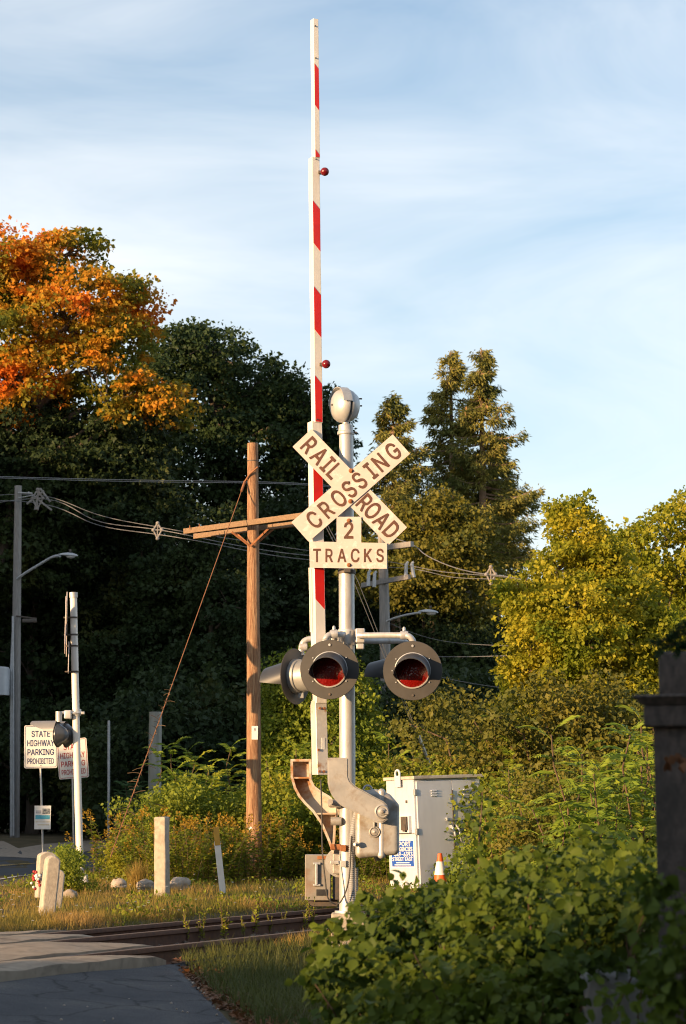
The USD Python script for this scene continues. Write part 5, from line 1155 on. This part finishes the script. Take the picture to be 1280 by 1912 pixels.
# ---- vine-covered thicket behind mast
d = 43.0; o = foot(600, d)
t_ = Thing('vine_thicket', 'vine-draped thicket directly behind the barrier arm and mast', 'thicket', o)
lob = px_lobes(o, d, [(590, 1225, 55, 35, 0, 0.8), (545, 1270, 50, 50, 0, 0.9), (650, 1290, 55, 50, 0, 0.9), (590, 1330, 80, 60, -0.3, 1.0), (530, 1370, 60, 60, 0, 1.0), (670, 1370, 60, 60, 0, 1.0), (600, 1420, 110, 50, -0.4, 1.2), (700, 1440, 60, 50, 0, 1.0), (590, 1520, 140, 60, 0, 1.1)])
tree_parts(t_, o, lob, 0.08, 1200, 34, 0.075, 0.22, L_vine, 16, twigs=100, flat=0.9, inner=0.45, droop=0.5)

# ---- sumac: stems with fans of feathered fronds, each frond a part
def sumac(seed, label, leafm=L_sumac, stems=7, h=1.6, fl=0.36, name='sumac'):
    r = np.random.default_rng(seed); th = Thing(name, label, 'shrub', (0, 0, 0)); sm = []
    for s in range(stems):
        b = r.uniform(-0.55, 0.55, 2) * (1.0 if s else 0); hh = h * r.uniform(0.5, 1.0); tip = np.array([b[0] * 1.4 + r.normal(0, .08), b[1] * 1.4, hh])
        sm.append(limb([b[0], b[1], -0.1], tip, 0.011, 0.006, r, 0.1, 6))
        nfr = 13
        for k in range(nfr):
            a = k * 2.399 + r.uniform(-.3, .3); q = 1 - 0.45 * (k / nfr) ** 1.0; base_ = np.array([b[0], b[1], 0]) * (1 - q) + tip * q; L = fl * r.uniform(0.75, 1.15)
            el = math.radians(55 - 55 * (k / nfr)); n = 11; t = np.linspace(0, 1, n)
            ax = np.array([math.cos(a), math.sin(a)])
            mid = np.concatenate([ax[None] * (L * t * math.cos(el))[:, None], (L * (t * math.sin(el) - 0.45 * t ** 2))[:, None]], 1) + base_
            side = np.array([-ax[1], ax[0], 0.0]); j = np.repeat(np.arange(2, n), 2); sg_ = np.tile([-1, 1], n - 2)
            tan = np.gradient(mid, axis=0)
            tan /= np.linalg.norm(tan, axis=1, keepdims=True)
            dr = side * sg_[:, None] * 0.9 + tan[j] * 0.55 + [0, 0, -0.22] + r.normal(0, 0.06, (len(j), 3))
            nr = np.cross(tan[j], side) * 1.0; nr = nr * np.sign(nr[:, 2:3] + 1e-9) + r.normal(0, 0.42, nr.shape) + [-0.25, -0.25, 0]
            sz = L * 0.27 * np.interp(j, [2, 5, n], [0.8, 1.0, 0.6])
            lv = leaves(np.vstack([mid[j], mid[-1:]]), np.vstack([dr, tan[-1:]]), np.vstack([nr, [[0, 0, 1]]]), np.append(sz, L * 0.18), (DIAMOND[0] * [1, 0.5, 0.7], DIAMOND[1]))
            th.add('frond', join(lv, tube(mid, 0.0035, 3, False)), leafm, False)
    th.add('stem', join(*sm), twig, 60)
    return th
su = {}
L_sumac_items = [(345, 40.5, 1.38, 0, 'bright sumac clump left of the brown pole, its lower leaves behind goldenrod'), (425, 41.5, 1.47, 1, 'tall feathery sumac right beside the brown pole, on its left'), (385, 43.0, 1.44, 2, 'sumac just behind the clump left of the brown pole'), (515, 40, 1.38, 0, 'sunlit sumac right of the brown pole'), (545, 41.5, 1.25, 1, 'sumac behind the rusty channel arm'), (700, 40, 1.44, 2, 'sumac behind the mast, left of the cabinet'), (755, 41, 1.56, 0, 'sumac rising behind the cabinet at its left'), (800, 38, 1.25, 1, 'low sumac at the cabinet back'), (880, 38, 1.50, 2, 'feathery sumac above the right end of the cabinet'), (920, 37.5, 1.56, 0, 'sumac with reddish stems just right of the cabinet'), (960, 35, 1.38, 1, 'sumac between the cabinet and the dark shrubs'),
    (1020, 29, 1.19, 2, 'sumac right of the cabinet, at the dark shrubs foot'), (1095, 25, 1.23, 0, 'bright feathered sumac left of the pillar'), (1170, 24, 1.38, 1, 'tall bright sumac nearest the pillar shaft'), (1130, 27, 1.31, 2, 'sumac behind the pair left of the pillar'), (1210, 28, 1.50, 0, 'sumac just behind the pillar'), (1050, 23, 0.88, 1, 'low sumac above the foreground bush'), (1150, 20.5, 0.69, 2, 'small sumac low against the pillar')]
for k, (px, d, s, kind, lb) in enumerate(L_sumac_items):
    b = foot(px, d)
    if kind not in su: su[kind] = sumac(80 + kind, lb); place(su[kind], b, 0, s)
    else: copy_of(su[kind], 'sumac', lb, b, rotz=k * 57, scale=s)
sds = None
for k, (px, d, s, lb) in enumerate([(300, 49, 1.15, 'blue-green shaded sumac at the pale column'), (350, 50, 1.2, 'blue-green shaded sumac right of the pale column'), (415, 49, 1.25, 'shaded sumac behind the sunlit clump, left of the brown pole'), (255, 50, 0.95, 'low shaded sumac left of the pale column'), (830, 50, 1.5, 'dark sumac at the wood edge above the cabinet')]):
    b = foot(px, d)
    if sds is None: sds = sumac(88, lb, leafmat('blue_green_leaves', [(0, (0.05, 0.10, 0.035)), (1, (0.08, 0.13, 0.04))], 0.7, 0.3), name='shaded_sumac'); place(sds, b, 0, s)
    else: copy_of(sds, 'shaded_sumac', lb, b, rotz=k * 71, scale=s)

# ---- goldenrod and weed shrubs in the sun
def goldenrod(seed, label):
    r = np.random.default_rng(seed); th = Thing('goldenrod', label, 'wildflowers', (0, 0, 0)); sm, lv, pl = [], [], []
    for s in range(26):
        b = np.append(r.normal(0, 0.28, 2), 0); hh = r.uniform(0.6, 1.15); lean = r.normal(0, 0.16, 2); tip = b + [lean[0], lean[1], hh]
        p = b + (tip - b) * np.linspace(0, 1, 6)[:, None]; p[:, :2] += lean * (np.linspace(0, 1, 6) ** 2)[:, None] * 0.5
        sm.append(tube(p, np.linspace(0.006, 0.003, 6), 4, False))
        m = 80; q = r.uniform(0.05, 0.9, m); pos = np.stack([np.interp(q, np.linspace(0, 1, 6), p[:, j]) for j in range(3)], 1); a = r.uniform(0, 2 * PI, m)
        lv.append((pos, np.stack([np.cos(a), np.sin(a), r.uniform(-0.5, 0.5, m)], 1)))
        if r.uniform() < 0.45:
            m = 40; q = r.uniform(0, 1, m); a = r.uniform(0, 2 * PI, m); w = 0.10 * (1 - q) * r.uniform(0, 1, m)
            pl.append((p[-1] + np.stack([np.cos(a) * w + lean[0] * q * 0.4, np.sin(a) * w + lean[1] * q * 0.4, q * 0.20 - 0.10], 1), np.stack([np.cos(a), np.sin(a), 0.3 + 0 * a], 1)))
    th.add('stem', join(*sm), twig, False)
    pos, dr = np.vstack([x[0] for x in lv]), np.vstack([x[1] for x in lv])
    th.add('foliage', leaves(pos, dr, unit(len(pos), r) * 0.5 + [0, 0, 1], 0.095 * r.uniform(0.6, 1.2, len(pos)), (DIAMOND[0] * [1, 0.6, 1], DIAMOND[1])), L_weed, False)
    pos, dr = np.vstack([x[0] for x in pl]), np.vstack([x[1] for x in pl])
    th.add('plume', leaves(pos, dr, unit(len(pos), r), 0.04, DIAMOND), L_plume, False, kind='stuff')
    return th
gr = {}
for k, (px, d, s, lb) in enumerate([(275, 34.0, 0.78, 'goldenrod clump left of the tall concrete post'), (335, 33.5, 0.82, 'goldenrod clump right behind the concrete post'), (365, 35.5, 0.90, 'goldenrod between the concrete post and the white marker'), (390, 34.0, 0.78, 'goldenrod left of the white marker post'), (432, 34.5, 0.86, 'goldenrod right of the white marker post'), (235, 36, 0.95, 'goldenrod by the lower guy wire'), (310, 37, 0.98, 'tall goldenrod behind the concrete post'), (450, 37, 0.90, 'goldenrod at the foot of the brown pole, on its left'), (205, 37, 0.7, 'small goldenrod left of the guy wire foot'), (505, 37, 0.95, 'goldenrod right of the brown pole foot'), (540, 36, 0.85, 'goldenrod left of the relay box'), (695, 35, 0.75, 'goldenrod between the mast and the cabinet')]):
    b = foot(px, d); kind = k % 2
    if kind not in gr: gr[kind] = goldenrod(100 + kind, lb); place(gr[kind], b, 0, s)
    else: copy_of(gr[kind], 'goldenrod', lb, b, rotz=k * 83, scale=s)
ws = {}
for k, (px, d, s, lb) in enumerate([(500, 39, 1.0, 'leafy bramble right of the brown pole'), (555, 38.5, 1.05, 'leafy bramble behind the relay box'), (600, 38, 0.95, 'leafy bramble behind the mast foot'), (680, 38, 1.0, 'leafy bramble left of the cabinet'), (445, 39, 0.85, 'leafy bramble left of the brown pole'), (905, 33.0, 0.85, 'leafy bush overhanging the cabinet right side'), (945, 31.0, 0.95, 'leafy bush right of the cabinet'), (985, 29, 0.95, 'leafy bush farther right of the cabinet'), (330, 38, 0.9, 'leafy bramble behind the goldenrod'), (1040, 31, 1.1, 'bush under the yellow-green tree'), (1110, 30, 1.2, 'bush behind the bright sumacs'), (1190, 31, 1.25, 'bush behind the pillar shaft'), (118, 29.5, 0.40, 'small bright bush at the far signal foot'), (255, 35.0, 0.55, 'low bramble by the rocks'), (375, 37.5, 1.0, 'rounded bright bramble between the concrete post and the brown pole'), (420, 38.0, 1.05, 'rounded bramble touching the brown pole on its left'), (325, 38.5, 0.95, 'rounded bramble behind the concrete post, right of the guy wire'), (540, 37.5, 0.95, 'rounded bramble between the brown pole and the channel arm'), (590, 39.5, 1.2, 'tall bramble seen through the gap left of the mast'), (715, 39.5, 1.25, 'tall bramble rising left of the cabinet roof'), (840, 36, 1.2, 'bramble looking over the cabinet roof'), (1000, 33, 1.15, 'bright bramble between the cabinet and the pillar')]):
    b = foot(px, d); kind = k % 2
    if kind not in ws: ws[kind] = shrub(120 + kind, lb, L_weed if kind else L_vine, 1.7, 1.45, 330, 0.062, 'bramble', per=32); place(ws[kind], b, 0, s)
    else: copy_of(ws[kind], 'bramble', lb, b, rotz=k * 67, scale=s)
ds = None
for k, (px, d, s, lb) in enumerate([(960, 36, 1.7, 'brownish shrub below the yellow-green tree, left part'), (1030, 36, 1.75, 'dark brownish shrub below the yellow-green tree, middle'), (1110, 36, 1.75, 'dark shrub below the yellow-green tree, right part'), (1190, 35, 1.7, 'dark shrub left of the pillar cap'), (905, 40, 1.75, 'tan-leaved shrub above the cabinet right end'), (1060, 27, 1.0, 'dark bush in front of the shrub band')]):
    b = foot(px, d)
    if ds is None: ds = shrub(130, lb, L_mid, 1.6, 1.75, 420, 0.045, 'tan_shrub', per=36, cr=0.2, stems=30); place(ds, b, 0, s)
    else: copy_of(ds, 'tan_shrub', lb, b, rotz=k * 67, scale=s)

# ---- foreground bush: the nearest leaves are single parts
r = np.random.default_rng(200)
fb0 = np.array([1.1, 11.0, -0.55])
bush = Thing('leafy_bush', 'dense foreground bush of broad green leaves, some turned yellow', 'bush', fb0)
def fpt(px, py, d): return P(px, py, d)
lobf = []
for px, py, hw, hh, d, hd in [(700, 1790, 110, 95, 12.2, 0.5), (660, 1850, 80, 90, 11.6, 0.4), (800, 1760, 110, 100, 11.8, 0.5), (900, 1745, 120, 100, 11.4, 0.5), (1000, 1730, 120, 110, 11.2, 0.5), (1100, 1720, 110, 110, 11.0, 0.5), (1180, 1700, 90, 120, 10.6, 0.45), (760, 1880, 120, 100, 11.0, 0.5), (880, 1860, 130, 110, 10.6, 0.5), (1000, 1850, 120, 110, 10.4, 0.5), (1090, 1800, 90, 90, 10.4, 0.4), (1250, 1760, 70, 130, 10.0, 0.35), (940, 1950, 250, 100, 10.4, 0.6), (700, 1960, 130, 80, 11.2, 0.5), (1240, 1900, 60, 110, 10.0, 0.3), (1150, 1650, 80, 60, 12.0, 0.5), (1060, 1690, 90, 60, 12.2, 0.5), (770, 1705, 70, 60, 12.4, 0.4), (850, 1695, 80, 60, 12.4, 0.4), (930, 1680, 80, 65, 12.2, 0.4), (1000, 1640, 70, 50, 12.6, 0.4), (1100, 1610, 70, 50, 12.8, 0.4), (1190, 1610, 60, 60, 12.4, 0.4), (1235, 1800, 60, 130, 8.15, 0.18), (1275, 1740, 40, 110, 8.05, 0.15), (1180, 1880, 60, 60, 8.6, 0.2), (1240, 1950, 90, 80, 8.1, 0.2), (800, 1672, 60, 34, 12.6, 0.3), (735, 1690, 50, 36, 12.6, 0.3)]:
    p = P(px, py, d); k = d / FPX; lobf.append([*p, hw * k, hd, hh * k])
lobf = np.array(lobf)
w = lobf[:, 3] * lobf[:, 5]; w /= w.sum(); n = 23000
kk = r.choice(len(lobf), n, p=w); u = unit(n, r); rad = 0.2 + 0.92 * r.uniform(0, 1, n) ** 0.7
pos = lobf[kk, :3] + u * rad[:, None] * lobf[kk, 3:]
pos += (np.stack([meshkit.noise(pos * 5 + q * 7.7, 3 + q) for q in range(3)], 1) - 0.5) * 0.30
dr = u * [0.8, 0.8, 0.3] + unit(n, r) * 0.8 + [0, -0.2, -0.6]
nr = u * 0.4 + [-0.15, -0.4, 0.4] + unit(n, r) * 0.75
sz = 0.058 * (0.40 + 0.95 * r.uniform(0, 1, n) ** 1.2)
keep = (pos[:, 2] > -0.62) & (meshkit.noise(pos * 6.5, 21) > r.uniform(0.25, 0.55, n))
# leave the pale block partly open
pxp = 640 + FPX * pos[:, 0] / pos[:, 1]; pyp = HOR - FPX * (pos[:, 2] - CAMZ) / pos[:, 1]
keep &= ~((pxp > 1095) & (pxp < 1225) & (pyp > 1822) & (pos[:, 1] < 10.45) & (r.uniform(0, 1, n) < 0.72))
pos, dr, nr, sz = pos[keep], dr[keep], nr[keep], sz[keep]
front = np.argsort(pos[:, 1] - 0.25 * (sz / 0.06) + 2.0 * (np.abs(640 + FPX * pos[:, 0] / pos[:, 1] - 920) > 350))[:3000]
front = front[r.permutation(len(front))[:300]]
rest = np.setdiff1d(np.arange(len(pos)), front)
bush.add('foliage', leaves(pos[rest], dr[rest], nr[rest], sz[rest], OVATE), L_bush, 50, kind='stuff')
for j in front: bush.add('leaf', leaves(pos[j:j + 1], dr[j:j + 1], nr[j:j + 1], sz[j:j + 1], OVATE), L_bush, True)
stm = []
for j in r.choice(len(pos), 130, replace=False):
    a = np.array([pos[j, 0] * 0.75 + 0.3, pos[j, 1] + r.uniform(0.1, 0.5), -0.6]); stm.append(limb(a, pos[j], 0.010, 0.003, r, 0.25, 6))
bush.add('stem', join(*stm), twig, 50)
# sprig in front of the cabinet's right door
sp = Thing('sprig', 'leafy sprig reaching up in front of the right cabinet door', 'plant', P(890, 1640, 13.5) - [0, 0, 0.6])
pts_s = smooth_path([P(905, 1700, 13.5), P(893, 1600, 13.5), P(897, 1530, 13.6), P(900, 1470, 13.7)], 20); sp.add('stem', tube(pts_s, np.linspace(0.008, 0.003, 20), 5), twig, 50)
n = 120; q = r.uniform(0, 19, n); ps = np.stack([np.interp(q, np.arange(20), pts_s[:, j]) for j in range(3)], 1) + r.normal(0, 1, (n, 3)) * [0.05, 0.05, 0.03]
sp.add('foliage', leaves(ps, unit(n, r) + [0, -0.2, -0.5], unit(n, r) * 0.6 + [-0.2, -0.4, 0.5], 0.045 * r.uniform(0.6, 1.3, n), OVATE), L_bush, 50)
# hemlock twigs over the pillar
hb = P(1285, 1215, 8.4)
hm = Thing('hemlock_branch', 'drooping dark green conifer twigs over the pillar top', 'branch', hb)
hs_, hl = [], []
for ctrl in ([(1320, 1180), (1270, 1185), (1240, 1195), (1215, 1200)], [(1320, 1215), (1280, 1205), (1255, 1203), (1238, 1210), (1228, 1225)], [(1310, 1165), (1285, 1165), (1262, 1178), (1250, 1192)], [(1320, 1190), (1295, 1195), (1275, 1205), (1262, 1222)]):
    p = smooth_path([P(x, y, 8.4) for x, y in ctrl], 26); hs_.append(tube(p, np.linspace(0.006, 0.002, 26), 5))
    m = 260; q = r.uniform(0, 25, m); b_ = np.stack([np.interp(q, np.arange(26), p[:, j]) for j in range(3)], 1)
    tg_ = np.stack([np.interp(q, np.arange(26), np.gradient(p[:, j])) for j in range(3)], 1); tg_ /= np.linalg.norm(tg_, axis=1, keepdims=True)
    hl.append(leaves(b_, tg_ * 0.5 + unit(m, r) * 0.8, unit(m, r), 0.026, (DIAMOND[0] * [1, 0.3, 1], DIAMOND[1])))
hm.add('twig', join(*hs_), twig, 50); hm.add('needles', join(*hl), L_hemlock, False)
# reddish dead leaves clinging to the pillar
n = 16; ps = P(1275, 1425, 8.42) + r.normal(0, 1, (n, 3)) * [0.03, 0.02, 0.03]
dl = Thing('dead_leaf_cluster', 'dark reddish dead leaves hanging against the pillar shaft', 'leaves', P(1275, 1425, 8.45))
dl.add('leaves', leaves(ps, unit(n, r) + [0, 0, -0.8], unit(n, r), 0.045, OVATE), L_litter, 50)

# ------------------------------------------------------------------ grass, weeds, litter
def blades(n, sampler, h, wdt, r, curl=0.3):
    xy = sampler(n); z = height(xy[:, 0], xy[:, 1]) - 0.01
    pos = np.column_stack([xy, z]); a = r.uniform(0, 2 * PI, len(pos)); lean = np.abs(r.normal(0, curl, len(pos)))
    dr = np.stack([np.cos(a) * lean, np.sin(a) * lean, np.ones(len(pos))], 1); nr = np.stack([np.cos(a), np.sin(a), -lean * 0.3], 1)
    hh = h * r.uniform(0.45, 1.25, len(pos)) * (0.6 + 0.8 * meshkit.noise(np.column_stack([xy * 1.6, z * 0])))
    v0, f0 = BLADE; x = dr / np.linalg.norm(dr, axis=1, keepdims=True); y = np.cross(nr, x); y /= np.linalg.norm(y, axis=1, keepdims=True); zz = np.cross(x, y)
    v = pos[:, None] + hh[:, None, None] * (v0[None, :, 0, None] * x[:, None] + v0[None, :, 2, None] * zz[:, None]) + wdt * v0[None, :, 1, None] * y[:, None]
    return v.reshape(-1, 3), (f0[None] + (np.arange(len(pos)) * 5)[:, None, None]).reshape(-1, 3)
def verge(n0):
    # beyond the far rail
    n = n0 * 2
    s = r.uniform(14, 46, n * 3); t = -12.0 - r.uniform(0, 1, n * 3) ** 1.3 * 9.0
    xy = s[:, None] * U + t[:, None] * N
    ok = (xy[:, 1] < 39) & (np.abs(xy[:, 0] / xy[:, 1]) < 0.2) & (xy[:, 0] > -4.9) & (meshkit.fbm(np.column_stack([xy * 1.3, s * 0]), 3) > r.uniform(0.22, 0.62, n * 3))
    return xy[ok][:n0]
single('verge_grass', join(blades(46000, verge, 0.115, 0.007, r, 0.8)), L_grass, 'dry golden and green grass on the verge beyond the rails', 'grass', 'stuff')
def near_bank(n):
    y = r.uniform(11.5, 20.6, n * 3); x = r.uniform(-2.2, 2.0, n * 3); xy = np.stack([x, y], 1); t = xy @ N
    ok = (x > road_right(y) + 0.02) & (t > RT[2] + 0.16)
    return xy[ok][:n]
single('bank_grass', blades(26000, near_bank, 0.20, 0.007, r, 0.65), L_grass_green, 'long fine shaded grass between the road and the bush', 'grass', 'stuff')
def trackside(n):
    s = r.uniform(18.2, 22.5, n * 4); t = RT[2] + 0.12 + np.abs(r.normal(0, 0.28, n * 4)); xy = s[:, None] * U + t[:, None] * N
    ok = xy[:, 0] > -1.55
    return xy[ok][:n]
single('trackside_grass', blades(6000, trackside, 0.19, 0.008, r, 0.5), L_grass, 'sunlit dry grass along the near rail', 'grass', 'stuff')
def island_edge(n):
    s = r.uniform(15.5, 24, n * 3); t = -12.15 - np.abs(r.normal(0, 0.5, n * 3)); xy = s[:, None] * U + t[:, None] * N
    return xy[:n]
single('dry_edge_grass', blades(9000, island_edge, 0.13, 0.007, r, 0.6), L_grass, 'short straw-coloured grass along the far rail', 'grass', 'stuff')
n = 1700; t_q = r.uniform(0, 1, n); yy = r.uniform(12.5, 18.6, n); xx = road_right(yy) + np.abs(r.normal(0, 0.15, n)) - 0.05; k_ = np.abs(r.normal(0, 1, n)) < 2
ps = np.column_stack([xx, yy, height(xx, yy) + 0.012 + r.uniform(0, 0.03, n)])
single('leaf_litter', leaves(ps, unit(n, r) * [1, 1, 0.25], unit(n, r) * 0.5 + [0, 0, 1], 0.055 * r.uniform(0.5, 1.2, n), MAPLE), L_litter, 'brown fallen leaves along the road edge', 'leaf litter', 'stuff')
n = 170; ps = np.column_stack([verge(n), np.zeros(n)]); ps[:, 2] = height(ps[:, 0], ps[:, 1]) + r.uniform(0.08, 0.2, n)
#daisy
single('daisy_heads', join(*[leaves(ps, np.tile([math.cos(a), math.sin(a) , 0.1], (n, 1)), np.tile([0, -0.5, 1.0], (n, 1)), 0.015, DIAMOND) for a in (0, 1.05, 2.1, 3.14, 4.2, 5.2)]), L_daisy, 'tiny white daisies dotted over the verge grass', 'wildflowers', 'stuff')
n = 9000; vx = verge(n // 6); cx_ = np.repeat(vx[meshkit.noise(np.column_stack([vx * 0.9, vx[:, :1] * 0]), 9) > 0.5], 12, 0); cx_ = cx_ + r.normal(0, 0.07, cx_.shape); m = len(cx_)
ps = np.column_stack([cx_, height(cx_[:, 0], cx_[:, 1]) + r.uniform(0.0, 0.12, m)])
single('verge_weeds', leaves(ps, unit(m, r) + [0, 0, 0.5], unit(m, r) * 0.7 + [-0.2, -0.3, 0.4], 0.055 * r.uniform(0.4, 1.2, m), (DIAMOND[0] * [1, 0.7, 1], DIAMOND[1])), L_weed, 'low green weeds in patches through the verge grass', 'weeds', 'stuff')
n = 3600; s_ = r.uniform(17.5, 30, n); t_s = r.uniform(-12.05, -9.35, n); xy = s_[:, None] * U + t_s[:, None] * N
ico = trimesh.creation.icosphere(0, 1.0); iv, if_ = np.array(ico.vertices), np.array(ico.faces)
sv = iv[None] * r.uniform(0.6, 1.2, (n, 12, 1)) * (r.uniform(0.014, 0.034, n)[:, None, None]) * [1, 1, 0.75] + np.column_stack([xy, np.full(n, -0.19) + r.uniform(-0.01, 0.02, n)])[:, None]
single('ballast_stones', (sv.reshape(-1, 3), (if_[None] + (np.arange(n) * 12)[:, None, None]).reshape(-1, 3)), mat('ballast_stone', (0.20, 0.155, 0.12), (0.09, 0.065, 0.05), 25, 0.95), 'rust-stained ballast stones between the rails', 'ballast', 'stuff')
# loose stones and stray leaves on the road
n = 90; yy = r.uniform(14, 18.6, n); xx = np.minimum(r.uniform(-3.4, -0.6, n), road_right(yy) - 0.05); ps = np.column_stack([xx, yy, height(xx, yy) + 0.02])
single('road_gravel', join(*[moved(trimesh.creation.icosphere(1, 0.010 * r.uniform(0.4, 1.2)), p) for p in ps]), rock, 'loose pale gravel bits on the road', 'gravel', 'stuff')

# weeds standing between the rails
def weed(seed, label, h=0.34):
    r2 = np.random.default_rng(seed); th = Thing('track_weed', label, 'weed', (0, 0, 0)); sm, lv = [], []
    for s in range(5):
        a = r2.uniform(0, 2 * PI); tip = np.array([math.cos(a) * 0.06, math.sin(a) * 0.06, h * r2.uniform(0.55, 1.0)]); p = np.array([[0, 0, -0.02], tip * 0.5 + [0, 0, 0.02], tip]); sm.append(tube(p, [0.004, 0.003, 0.0015], 4, False))
        m = 26; q = r2.uniform(0.1, 1, m); pos_ = tip * q[:, None] + r2.normal(0, 0.006, (m, 3)); lv.append(leaves(pos_, unit(m, r2) + [0, 0, 0.5], unit(m, r2), 0.038 * r2.uniform(0.4, 1.2, m), (DIAMOND[0] * [1, 0.6, 1], DIAMOND[1])))
    th.add('stem', join(*sm), twig, False); th.add('leaves', join(*lv), L_weed, False)
    return th
wd = None
for k, (px, py, s, lb) in enumerate([(418, 1752, 1.15, 'paired brown weed stalks between the rails, centre'), (473, 1744, 1.2, 'tall green weed between the rails'), (377, 1755, 0.9, 'small green weed between the rails left of the paired stalks'), (350, 1757, 0.9, 'brown weed between the rails near the panel end'), (580, 1733, 1.0, 'dry weed between the rails beside the mast'), (568, 1735, 0.8, 'low dry weed near the mast, left one'), (320, 1738, 0.6, 'low red weed by the second rail'), (455, 1748, 0.6, 'small weed between the rails by the tall green one'), (217, 1748, 0.55, 'dry grass stalks beside the panel end'), (228, 1747, 0.6, 'dry stalks right beside the panel end'), (530, 1738, 0.6, 'low weed between the rails, right half'), (205, 1752, 0.5, 'straw tuft growing from the panel gap'), (503, 1741, 0.55, 'small rusty weed between the rails')]):
    g = G(px, py, -0.17)
    if wd is None: wd = weed(140, lb); place(wd, g, 0, s)
    else: copy_of(wd, 'track_weed', lb, g, rotz=k * 91, scale=s)
# young evergreen behind the stone posts and a straw tuft by the concrete post
ev = shrub(150, 'narrow young green conifer between the stone posts and far mast', L_sumac, 0.42, 0.62, 60, 0.05, 'young_conifer', per=30, cr=0.09, stems=6); place(ev, foot(128, 31.8), 0, 1.0)
tf = Thing('straw_tuft', 'fan of long straw-coloured grass left of the concrete post', 'grass tuft', foot(258, 31.5))
fo = foot(258, 31.5); n = 420
a = r.uniform(0, 2 * PI, n); ln = np.abs(r.normal(0, 0.35, n)); drr = np.stack([np.cos(a) * ln, np.sin(a) * ln, np.ones(n)], 1)
tf.add('blades', leaves(fo + np.column_stack([r.normal(0, 0.06, (n, 2)), np.zeros(n)]), drr, np.stack([np.cos(a), np.sin(a), 0 * a], 1), 0.46 * r.uniform(0.6, 1.1, n), (BLADE[0] * [1, 0.016, 1], BLADE[1])), L_grass, False)

# ------------------------------------------------------------------ trees outside the frame whose shade falls into it
def shade_tree(seed, label, h, rad):
    return wood_tree(seed, h, rad, label, L_dark, 420, name='roadside_tree', low=0.02, size=0.42, per=34)
def shade_at(c, x): return np.array([x, c + x * (TOSUN[1] / TOSUN[0]), 0.0])
st_proto = None
k = 0
rows_ = [(c, -28.0 - 1.5 * (i % 2), h) for i, (c, h) in enumerate([(46.6, 8), (50.0, 12), (53.0, 12.5), (56.5, 12.2), (60.0, 12.0), (63.5, 13.2), (67.0, 14.2), (70.5, 14.8), (80.0, 20), (84.5, 20.5), (90, 21)])]
rows_ += [(c, -12.5 - 2.0 * (i % 2), h) for i, (c, h) in enumerate([(17.1, 3.3), (15.6, 4.0), (13.4, 3.2), (11.4, 2.9), (9.8, 2.9), (7.0, 5.4), (5.0, 6), (2.0, 8.0), (-2.5, 8.0)])]
for c, x, h in rows_:
    b = shade_at(c, x)
    lb = f'dense roadside tree out to the left whose shade falls across the ' + ('wood' if c > 40 else 'road') 
    if st_proto is None: st_proto = shade_tree(170, lb, 10.0, 3.3); datas(st_proto.prim, group='trees beyond the left edge shading the wood'); place(st_proto, b, 0, h / 10.0 if h > 10 else 1.0)
    else: copy_of(st_proto, 'roadside_tree', lb, b, rotz=k * 61, scale=h / 10.0, group='trees beyond the left edge shading the ' + ('wood' if c > 40 else 'road'))
    k += 1

for k2, (x, y, h) in enumerate([(-9, -11, 11), (-3, -13, 12), (4, -12, 11), (10, -9, 11), (15, -3, 11), (17, 4, 11), (18, 12, 10), (19, 20, 9.5), (-14, -16, 11)]):
    copy_of(st_proto, 'roadside_tree', 'dense street tree behind or right of the photographer, out of the frame', (x, y, 0.0), rotz=k2 * 47, scale=h / 10.0, group='street trees behind the photographer')
